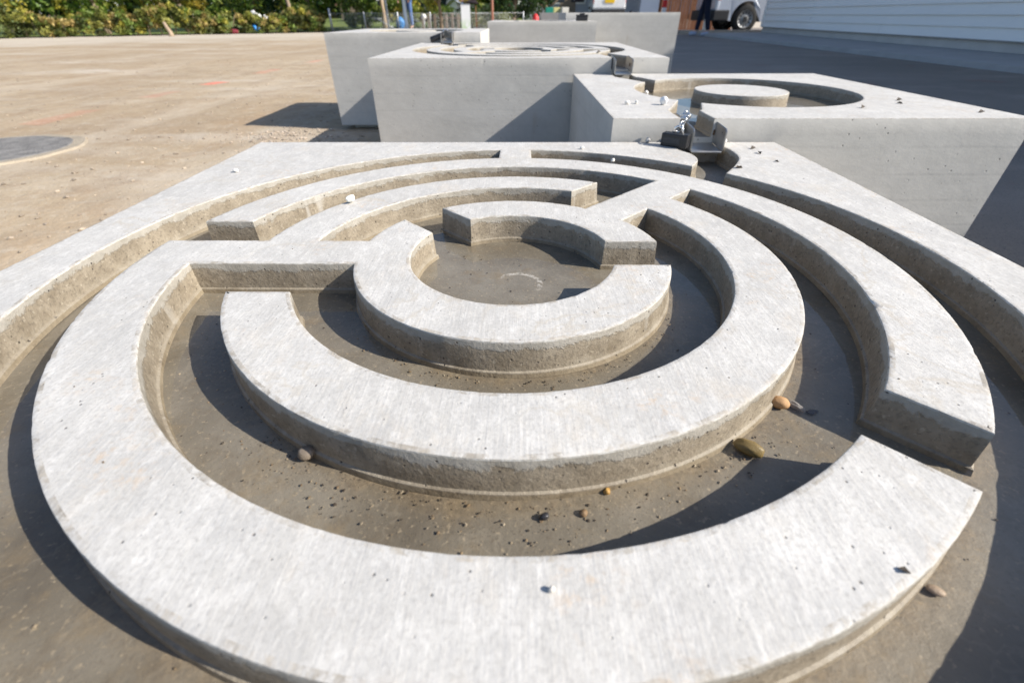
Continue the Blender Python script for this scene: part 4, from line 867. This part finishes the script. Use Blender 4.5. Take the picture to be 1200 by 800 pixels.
# ------------------------------------------------------------------ foliage
def leaf_cloud(name, centers, radii, per, size, cols, seed=0, flat=1.0, jit=0.35):
    rs = np.random.default_rng(seed); C_ = []; K = []
    for i, (c, r) in enumerate(zip(centers, radii)):
        d = rs.normal(size=(per, 3)); d /= np.linalg.norm(d, axis=1)[:, None]; d *= (rs.random(per) ** 0.45)[:, None] * np.asarray(r)
        C_.append(np.asarray(c) + d); base = np.array(cols[rs.integers(len(cols))]); k = base * rs.uniform(1 - jit, 1 + jit, (per, 1)) * np.array([1, 1, 1]) + rs.uniform(-0.012, 0.012, (per, 3)); K.append(np.clip(k, 0.008, 0.9))
    C_ = np.concatenate(C_); K = np.concatenate(K); n = len(C_)
    a = rs.normal(size=(n, 3)); a /= np.linalg.norm(a, axis=1)[:, None]; b = np.cross(a, rs.normal(size=(n, 3))); b /= np.linalg.norm(b, axis=1)[:, None]
    s = size * rs.uniform(0.6, 1.35, (n, 1)); nrm = np.cross(a, b)
    v = np.stack([C_ - a * s, C_ + b * s * 0.45 + nrm * s * 0.12, C_ + a * s, C_ - b * s * 0.45 + nrm * s * 0.12], 1).reshape(-1, 3)
    me = bpy.data.meshes.new(name); me.vertices.add(4 * n); me.vertices.foreach_set('co', v.astype(np.float32).ravel()); me.loops.add(4 * n); me.loops.foreach_set('vertex_index', np.arange(4 * n, dtype=np.int32))
    me.polygons.add(n); me.polygons.foreach_set('loop_start', np.arange(0, 4 * n, 4, dtype=np.int32)); me.polygons.foreach_set('loop_total', np.full(n, 4, np.int32)); me.update(calc_edges=True)
    at = me.color_attributes.new('leafcol', 'FLOAT_COLOR', 'POINT'); kk = np.repeat(np.c_[K, np.ones(n)], 4, 0); at.data.foreach_set('color', kk.astype(np.float32).ravel()); me.materials.append(M['leaf'])
    return me
GREEN = [(0.11, 0.17, 0.03), (0.15, 0.22, 0.04), (0.075, 0.115, 0.022), (0.20, 0.24, 0.045)]
AUT = [(0.20, 0.22, 0.04), (0.30, 0.26, 0.04), (0.13, 0.16, 0.03), (0.28, 0.21, 0.04), (0.24, 0.28, 0.05)]
DARK = [(0.022, 0.045, 0.014), (0.03, 0.06, 0.018), (0.04, 0.075, 0.02)]
HEDGE = [(0.28, 0.27, 0.07), (0.17, 0.19, 0.05), (0.42, 0.38, 0.08), (0.09, 0.105, 0.03), (0.20, 0.21, 0.05), (0.075, 0.085, 0.025), (0.36, 0.27, 0.10), (0.16, 0.22, 0.05)]
def limb_mesh(base, h, r, seed, n_b=7, spread=0.6):
    rs = random.Random(seed); mes = []; pts = [Vector(base)]; 
    for i in range(1, 7): pts.append(Vector((base[0] + rs.uniform(-.05, .05) * i * 0.5, base[1] + rs.uniform(-.05, .05) * i * 0.5, base[2] + h * i / 6)))
    mes.append(tube_mesh('t', pts, [r * (1.25 if i == 0 else 1 - 0.12 * i) for i in range(7)], 9))
    for b in range(n_b):
        k = rs.randint(2, 5); a = rs.uniform(0, 6.28); L = h * rs.uniform(0.3, 0.55) * spread * 1.4; p0 = pts[k]
        mes.append(tube_mesh('b', [p0, p0 + Vector((math.cos(a) * L * 0.5, math.sin(a) * L * 0.5, L * 0.35)), p0 + Vector((math.cos(a) * L, math.sin(a) * L, L * 0.8))], [r * 0.45, r * 0.3, r * 0.12], 6))
    return merge('trunk', mes)
def tree(label, loc, h, rx, rz_, trunk_h, cols, seed, nclump=60, per=90, size=0.06, low=0.45, r=0.07, bark='bark', group=None, cat='tree', name='tree'):
    t = empty(name, loc); tag(t, label, cat, group); rs = np.random.default_rng(seed)
    tk = limb_mesh((0, 0, -0.05), trunk_h, r, seed); link('trunk', tk, t, (0, 0, 0), [M[bark]])
    cz = (h + low) / 2; cs = []; rr = []
    for _ in range(nclump):
        d = rs.normal(size=3); d /= np.linalg.norm(d); q = rs.random() ** 0.4; cs.append((d[0] * rx * q, d[1] * rx * q, cz + d[2] * (h - low) / 2 * q)); k = rs.uniform(0.16, 0.34) * rx; rr.append((k, k, k * 0.8))
    link('crown', leaf_cloud('crown', cs, rr, per, size, cols, seed + 1), t, (0, 0, 0)); return t
# low hedge along the left edge of the site
hd = empty('hedge', (-10, 15.2, 0)); tag(hd, 'low olive and yellow leaf hedge along the far left edge of the sandy ground', 'hedge')
cs = []; rr = []; stems = []
rs_ = random.Random(5)
for i in range(820):
    tt = rs_.random(); x = -22 + 15.35 * tt; y = 0.70 * x + 22.55 if x > -10.7 else 0.62 * x + 21.7; y += 0.35
    z = 0.06 + (0.50 + 0.09 * math.sin(x * 1.7) + 0.06 * math.sin(x * 4.3 + 1)) * rs_.random() ** 0.8; off = rs_.uniform(-0.26, 0.26) * (1.0 - 0.3 * z)
    cs.append((x + 10 - off * 0.57, y - 15.2 + off * 0.82, z)); k = rs_.uniform(0.09, 0.17); rr.append((k, k, k * 0.75))
for i in range(60):
    x = -22 + 15.35 * (i + 0.5) / 60; y = (0.70 * x + 22.55 if x > -10.7 else 0.62 * x + 21.7) + 0.35
    stems.append(tube_mesh('s', [(x + 10, y - 15.2, 0), (x + 10 + rs_.uniform(-.1, .1), y - 15.2, 0.25), (x + 10 + rs_.uniform(-.2, .2), y - 15.2 + rs_.uniform(-.1, .1), 0.5)], [0.018, 0.012, 0.006], 5))
link('foliage', leaf_cloud('foliage', cs, rr, 75, 0.042, HEDGE, 77, jit=0.45), hd); link('stems', merge('stems', stems), hd, (0, 0, 0), [M['bark']])
def hy_(x): return (0.70 * x + 22.55 if x > -10.7 else 0.62 * x + 21.7)
TREES = [(-17.6, 12.9, 4.2, 1.7, GREEN + AUT[:1], 'leafy green tree behind the hedge at the far left edge'), (-14.4, 14.6, 4.0, 1.6, AUT, 'tree with orange-brown autumn leaves behind the left of the hedge'), (-12.6, 16.5, 4.5, 1.7, GREEN, 'green tree with a leaning pale trunk rising behind the hedge'),
         (-11.2, 18.3, 4.0, 1.4, AUT, 'yellow-green tree behind the hedge centre, left of the grassy gap'), (-9.9, 20.6, 4.6, 1.7, DARK + GREEN, 'dark green tree behind the hedge, right of the grassy gap'), (-8.0, 21.0, 4.2, 1.6, GREEN, 'bright green tree behind the right end of the hedge'),
         (-6.2, 22.2, 4.4, 1.7, GREEN + AUT[:2], 'yellowing green tree behind the start of the wire fence')]
for i, (x, y, h, rx, cols, lb) in enumerate(TREES): tree(lb, (x, y, 0.03), h, rx, 1.5, 2.4, cols, 100 + i * 9, 75, 85, 0.075, 0.42, 0.085, 'palebark' if i == 2 else 'bark', 'trees behind the hedge')
tree('slim tree with bare pale trunk standing in front of the hedge end', (-7.75, 18.75, 0.0), 4.4, 1.1, 1.1, 3.0, GREEN, 311, 40, 70, 0.07, 1.9, 0.075, 'palebark')
tree('slim tree with bare brown trunk behind the wire fence', (-5.05, 20.5, 0.03), 4.4, 1.2, 1.1, 3.0, AUT, 331, 45, 70, 0.07, 1.3, 0.09, 'palebark')
tree('autumn tree with low yellow-orange crown behind the leftmost table', (-2.55, 17.8, 0.02), 4.2, 1.25, 1.4, 2.4, AUT, 351, 75, 95, 0.07, 0.52, 0.06, 'bark')
tree('dense dark evergreen tree behind the low block', (-0.25, 22.5, 0.02), 5.0, 1.5, 1.5, 2.0, DARK, 371, 110, 130, 0.075, 0.15, 0.12, 'bark')
tree('dark green tree right of the rusty pole, behind the dense evergreen', (1.2, 25.5, 0.02), 5.0, 1.3, 1.5, 2.0, DARK + GREEN[:2], 391, 90, 120, 0.08, 0.3, 0.12, 'bark')
tree('rounded yellow-green bush at the right end of the hedge', (-6.85, 18.05, 0.0), 0.72, 0.48, 0.5, 0.45, HEDGE, 411, 40, 70, 0.042, 0.04, 0.03, 'bark', cat='bush', name='bush')
tree('green bush filling the gap behind the first posts of the wire fence', (-5.75, 19.9, 0.03), 1.5, 0.75, 0.8, 0.8, GREEN, 431, 60, 80, 0.05, 0.05, 0.04, 'bark', cat='bush', name='bush')
tree('mixed green and yellow bush behind the middle of the wire fence', (-4.35, 21.3, 0.03), 1.3, 0.8, 0.8, 0.7, GREEN + AUT[:2], 441, 60, 80, 0.05, 0.05, 0.04, 'bark', cat='bush', name='bush')
tree('dull green bush behind the weathered wooden posts', (-3.1, 21.8, 0.03), 0.75, 0.9, 0.8, 0.5, DARK + GREEN[:1], 451, 60, 80, 0.05, 0.05, 0.04, 'bark', cat='bush', name='bush')
tree('low grey-green bush behind the banner', (-1.4, 21.0, 0.03), 0.62, 0.95, 0.8, 0.4, DARK + HEDGE[1:4], 461, 60, 80, 0.05, 0.05, 0.04, 'bark', cat='bush', name='bush')
st = link('tree_stump', tube_mesh('tree_stump', [(0, 0, -0.02), (-0.02, 0.02, 0.10), (-0.06, 0, 0.22), (-0.10, 0.02, 0.33)], [0.08, 0.055, 0.045, 0.035], 9), None, (-9.70, 15.0, 0), [M['palebark']]); tag(st, 'short pale tree stump leaning before the hedge', 'stump')
# far wood: one mass
cs = []; rr = []
for i in range(1300):
    x = random.uniform(-75, 45); y = 58 + 0.15 * abs(x) + random.uniform(-3, 3); z = 0.1 + 7.0 * random.random() ** 1.6; k = random.uniform(0.8, 1.7); cs.append((x, y, z)); rr.append((k, k, k))
fw = link('far_wood', leaf_cloud('far_wood', cs, rr, 40, 0.34, GREEN + DARK + AUT[:2], 900), None); fw['kind'] = 'stuff'; fw['label'] = 'far wood closing the view behind everything'; fw['category'] = 'wood'

# ------------------------------------------------------------------ litter before the hedge
def lump(name, label, cat, loc, dims, col, rough=0.6, lumpy=0.25):
    o = pebble(name, label, loc, dims, col, random.random() * 3, rough, lumpy); o['category'] = cat; return o
lump('plastic_bag', 'bright blue plastic bag lying at the foot of the hedge', 'bag', (-8.25, 17.0, 0.0), (0.17, 0.11, 0.12), (0.02, 0.22, 0.62), 0.4)
lump('cloth_heap', 'dark red cloth heap at the foot of the hedge left of the blue bag', 'cloth', (-8.75, 16.6, 0.0), (0.12, 0.10, 0.07), (0.16, 0.02, 0.03), 0.8)
lump('rubble_stone', 'pale stone at the foot of the slim bare-trunked tree', 'stone', (-7.65, 18.5, 0.0), (0.12, 0.11, 0.10), (0.55, 0.47, 0.38), 0.8)
for i, (x, y, z, s) in enumerate(((-8.35, 17.35, 0.42, 0.10), (-8.2, 17.35, 0.40, 0.06), (-8.05, 17.40, 0.26, 0.11), (-8.18, 17.3, 0.20, 0.06), (-7.98, 17.35, 0.10, 0.08))):
    o = lump('paper_scrap', ('topmost white paper scrap caught in the hedge', 'small white paper scrap next below the topmost one in the hedge', 'largest white paper scrap caught in the hedge', 'small white paper scrap low in the hedge', 'lowest white paper scrap at the hedge foot')[i], 'paper', (x, y, z), (s, s * 0.5, s * 0.8), (0.72, 0.72, 0.70), 0.8, 0.5)

# ------------------------------------------------------------------ wire fence and things behind it
M['galv'] = simple('galvanised_steel', (0.42, 0.44, 0.46), 0.45, 0.6, 0.12, 8)
wf = empty('wire_fence', (-6.30, 18.3, 0)); tag(wf, 'low wire mesh fence on steel posts behind the leftmost table', 'fence')
FL = 6.6; fa = math.atan2(1.5, 6.4); wf.rotation_euler = (0, 0, fa); posts = 7
for i in range(posts):
    x = FL * i / (posts - 1); hgt = 0.66 if i == 0 else 0.56
    link('post', tube_mesh('post', [(x, 0, -0.05), (x, 0, hgt - 0.01), (x, 0, hgt)], [0.035 if i == 0 else 0.022] * 2 + [0.01], 10), wf, (0, 0, 0), [M['galv']])
mes = []
for i in range(int(FL / 0.09)):
    for s in (1, -1):
        x0 = i * 0.09; x1 = x0 + s * 0.50
        if 0 <= x1 <= FL: mes.append(tube_mesh('w', [(x0, 0, 0.02), (x1, 0, 0.52)], [0.0028] * 2, 4, False))
o = link('mesh', merge('mesh', mes), wf, (0, 0, 0), [M['galv']])
for z in (0.05, 0.52): link('tension_wire', tube_mesh('tension_wire', [(0, 0, z), (FL, 0, z)], [0.006] * 2, 5), wf, (0, 0, 0), [M['galv']])
link('brace', tube_mesh('brace', [(2.2, 0.02, 0.02), (1.4, 0.02, 0.42)], [0.014] * 2, 6), wf, (0, 0, 0), [M['galv']])
def pole(label, loc, r, h, mat, arm=True):
    t = empty('pole', loc); tag(t, label, 'pole')
    link('shaft', tube_mesh('shaft', [(0, 0, 0), (0, 0, 0.3), (0, 0, h)], [r * 1.15, r, r * 0.8], 12), t, (0, 0, 0), [mat])
    box_obj('base_plate', (0, 0, 0.015), (r * 4, r * 4, 0.03), M['galv'], t, 0.005)
    link('cap', tube_mesh('cap', [(0, 0, h), (0, 0, h + 0.03), (0, 0, h + 0.05)], [r * 0.95, r * 0.9, r * 0.3], 12), t, (0, 0, 0), [mat]); return t
pole('thin galvanised pole behind the wire fence', (-4.60, 19.2, 0.02), 0.035, 4.2, M['galv'])
pole('thick pale blue-grey pole beside the person in blue', (-3.72, 18.0, 0.02), 0.058, 5.0, simple('pale_blue_paint', (0.55, 0.63, 0.72), 0.45))
pole('rust-brown pole before the dense dark tree', (-0.92, 18.6, 0.02), 0.045, 4.0, simple('rust_brown_paint', (0.28, 0.12, 0.08), 0.7))
lump('blue_barrel', 'small blue tub on the ground beside the person in blue', 'tub', (-4.15, 19.1, 0.03), (0.14, 0.14, 0.20), (0.03, 0.2, 0.5), 0.5, 0.05)
bn = empty('banner', (-1.62, 16.6, 0.02)); tag(bn, 'white and pale green roll-up banner behind the leftmost table', 'banner')
tb = NT('banner_print'); zb_ = tb.xyz(tb.obj)[2]; tb.bsdf(tb.mix(tb.math('MULTIPLY', tb.mr(zb_, -0.28, 0.02, 1, 0), tb.mr(tb.noise(tb.obj, 7, 3), 0.42, 0.55, 0, 1)), (0.86, 0.87, 0.86), (0.50, 0.66, 0.38)), 0.6)
box_obj('sheet', (0, 0, 0.36), (0.27, 0.012, 0.66), tb.m, bn); box_obj('foot', (0, 0, 0.015), (0.32, 0.16, 0.03), M['galv'], bn, 0.008); box_obj('top_bar', (0, 0, 0.70), (0.29, 0.025, 0.02), M['galv'], bn, 0.005)
pole('thin brown stake right of the banner', (-1.33, 16.9, 0.02), 0.016, 0.62, M['redwood'])
M['oldwood'] = simple('weathered_wood', (0.20, 0.155, 0.11), 0.9, 0, 0.3, 12, 0.4)
pf_ = empty('post_rail', (-3.45, 19.6, 0.02)); tag(pf_, 'row of weathered wooden posts behind the wire fence', 'fence')
for i in range(7): box_obj('post', (i * 0.21, 0.02 * (i % 2), 0.24), (0.085, 0.085, 0.46 + 0.05 * ((i * 3) % 2)), M['oldwood'], pf_, 0.012)
box_obj('rail', (0.63, 0.06, 0.36), (1.45, 0.03, 0.07), M['oldwood'], pf_, 0.006)
sg = empty('round_sign', (-3.28, 18.9, 0.02)); tag(sg, 'small round white sign on a short post behind the fence', 'sign')
link('post', tube_mesh('post', [(0, 0, 0), (0, 0, 0.34)], [0.014] * 2, 8), sg, (0, 0, 0), [M['galv']]); link('disc', tube_mesh('disc', [(0, -0.016, 0.40), (0, -0.028, 0.40)], [0.085] * 2, 24), sg, (0, 0, 0), [wm])

# houses far behind
M['rooftile'] = simple('brown_roof_tiles', (0.16, 0.085, 0.06), 0.85, 0, 0.2, 3, 0.3); M['render_w'] = simple('white_render', (0.70, 0.68, 0.63), 0.85, 0, 0.06, 2, 0.1); M['render_g'] = simple('grey_render', (0.34, 0.35, 0.37), 0.85, 0, 0.1, 2, 0.1)
def house(label, loc, rz, wd, dp, hw, hr, wall, nwin=3, doorx=None, wz=1.2):
    t = empty('house', loc, rz); tag(t, label, 'house')
    bm = bmesh.new(); pr = [(-wd / 2, 0), (wd / 2, 0), (wd / 2, hw), (0, hw + hr), (-wd / 2, hw)]; a = [bm.verts.new((x, -dp / 2, z)) for x, z in pr]; b = [bm.verts.new((x, dp / 2, z)) for x, z in pr]
    bm.faces.new(a); bm.faces.new(b[::-1])
    for i in range(5): bm.faces.new((a[i], a[(i + 1) % 5], b[(i + 1) % 5], b[i]))
    link('wall', bm_mesh('wall', bm), t, (0, 0, 0), [wall])
    sl = math.atan2(hr, wd / 2); ln = math.hypot(hr, wd / 2) + 0.35
    rt = empty('roof', (0, 0, 0)); rt.parent = t
    for s in (-1, 1): box_obj('roof_slope', (s * (wd / 4 + 0.10), 0, hw + hr / 2 + 0.02), (ln, dp + 0.6, 0.10), M['rooftile'], rt, 0.0, (0, s * sl, 0))
    box_obj('chimney', (wd * 0.18, 0, hw + hr * 0.95), (0.5, 0.5, 0.9), M['rooftile'], rt, 0.02)
    for i in range(nwin):
        x = (i - (nwin - 1) / 2) * wd / (nwin + 0.4); wn_ = box_obj('window', (x, -dp / 2 - 0.02, wz), (0.95, 0.06, 1.15), M['render_w'] if wall is not M['render_w'] else M['zinc'], t, 0.01); box_obj('pane', (0, -0.03, 0), (0.80, 0.02, 1.0), M['glass'], wn_)
    if doorx is not None:
        d_ = box_obj('door', (doorx, -dp / 2 - 0.02, 1.0), (0.95, 0.07, 2.0), M['oldwood'], t, 0.01); box_obj('handle', (0.36, -0.05, 0), (0.03, 0.05, 0.12), M['galv'], d_, 0.008)
    return t
house('house with brown tiled roof and dark walls behind the fence trees', (-8.6, 44, 0.2), R(4), 9.0, 8, 0.9, 3.2, M['oldwood'], 2, None, 0.6)
house('white gabled house with brown roof beyond the fence', (-5.4, 38, 0.1), R(-8), 3.6, 5, 1.1, 2.0, M['render_w'], 2, 0.0, 0.8)
house('grey house with dark windows left of the white van', (2.9, 37, 0.2), R(0), 5.2, 6, 3.0, 2.4, M['render_g'], 4, 0.0, 1.35)
tn = empty('tarpaulin_tent', (-3.0, 26, 0.03)); tag(tn, 'pale blue-white tarpaulin stretched over a frame beyond the fence', 'tent')
bm = bmesh.new(); nu, nv = 10, 6; g_ = [[bm.verts.new((-1.0 + 2.0 * i / nu, -0.6 + 1.4 * j / nv, 0.30 + 0.75 * (1 - abs(-1 + 2 * i / nu)) ** 0.8 + 0.04 * math.sin(i * 2 + j * 3))) for i in range(nu + 1)] for j in range(nv + 1)]
for j in range(nv):
    for i in range(nu): bm.faces.new((g_[j][i], g_[j][i + 1], g_[j + 1][i + 1], g_[j + 1][i]))
ts = link('sheet', bm_mesh('sheet', bm, True), tn, (0, 0, 0), [simple('pale_tarpaulin', (0.62, 0.66, 0.72), 0.5, 0, 0.08, 3)]); ts.modifiers.new('thick', 'SOLIDIFY').thickness = 0.012
for x in (-0.98, 0.98):
    for y in (-0.58, 0.78): link('pole', tube_mesh('pole', [(x, y, 0), (x, y, 0.31)], [0.015] * 2, 8), tn, (0, 0, 0), [M['galv']])
link('ridge_pole', tube_mesh('ridge_pole', [(0, -0.6, 1.02), (0, 0.8, 1.02)], [0.02] * 2, 8), tn, (0, 0, 0), [M['galv']])

# site clutter behind the low block
cb = empty('skip_container', (1.02, 15.6, 0.01)); tag(cb, 'pale open skip with colourful rubbish behind the low block', 'skip')
sm_ = simple('pale_skip_paint', (0.42, 0.42, 0.40), 0.6, 0.1, 0.15, 6, 0.2)
bm = bmesh.new(); p0 = [(-0.45, -0.4), (0.45, -0.4), (0.45, 0.4), (-0.45, 0.4)]; lo = [bm.verts.new((x * 0.85, y * 0.85, 0.03)) for x, y in p0]; hi = [bm.verts.new((x, y, 0.50)) for x, y in p0]; ih = [bm.verts.new((x * 0.94, y * 0.93, 0.50)) for x, y in p0]; il = [bm.verts.new((x * 0.8, y * 0.8, 0.10)) for x, y in p0]
for i in range(4): k = (i + 1) % 4; bm.faces.new((lo[i], lo[k], hi[k], hi[i])); bm.faces.new((hi[i], hi[k], ih[k], ih[i])); bm.faces.new((ih[i], ih[k], il[k], il[i]))
bm.faces.new(lo[::-1]); bm.faces.new(il); link('tub', bm_mesh('tub', bm), cb, (0, 0, 0), [sm_])
for x in (-0.455, 0.455): box_obj('lifting_lug', (x, 0, 0.34), (0.05, 0.08, 0.08), sm_, cb, 0.01)
for i, (x, y, s, c, lb) in enumerate(((0.82, 15.5, 0.10, (0.03, 0.32, 0.22), 'green crate heaped in the pale skip'), (1.02, 15.55, 0.11, (0.55, 0.50, 0.22), 'straw-coloured crate heaped in the pale skip'), (1.22, 15.5, 0.10, (0.45, 0.44, 0.40), 'grey crate heaped in the pale skip'))):
    cr = empty('crate', (x, y, 0.40), 0.2 * i); tag(cr, lb, 'crate'); cm = simple('crate_plastic', c, 0.5)
    box_obj('bottom', (0, 0, 0.01), (s * 1.9, s * 1.9, 0.02), cm, cr)
    for dx, dy, sx, sy in ((-s, 0, 0.016, s * 2), (s, 0, 0.016, s * 2), (0, -s, s * 2 - 0.02, 0.016), (0, s, s * 2 - 0.02, 0.016)): box_obj('side', (dx * 0.98, dy * 0.98, 0.12), (sx, sy, 0.22), cm, cr, 0.003)
lump('red_bucket_lump', 'small red object on the ground left of the pale skip', 'bucket', (0.40, 14.6, 0.16), (0.10, 0.10, 0.24), (0.62, 0.03, 0.03), 0.5, 0.04).location = (0.42, 14.6, 0.01)
bk = empty('toolbox', (0.42, 3.74, D1Z)); tag(bk, 'black toolbox standing on the low block', 'toolbox')
box_obj('case', (0, 0, 0.013), (0.075, 0.05, 0.026), M['black'], bk, 0.004); box_obj('lid', (0, 0, 0.0305), (0.078, 0.053, 0.009), M['black'], bk, 0.003); box_obj('grip', (0, 0, 0.039), (0.035, 0.010, 0.008), M['black'], bk, 0.003)
tl_ = empty('trailer', (6.10, 25.0, 0.05)); tag(tl_, 'blue-grey box trailer right of the blue van', 'trailer')
box_obj('box', (0, 0, 1.35), (2.2, 3.2, 1.9), simple('blue_grey_sheet', (0.20, 0.25, 0.34), 0.5, 0.2, 0.08, 2), tl_, 0.03)
for s in (-1, 1): wheel(tl_, (s * 0.95, 0, 0.30), 0.30, 0.18, s)
box_obj('drawbar', (0, -2.0, 0.40), (0.10, 1.2, 0.08), M['bumperp'], tl_, 0.01)
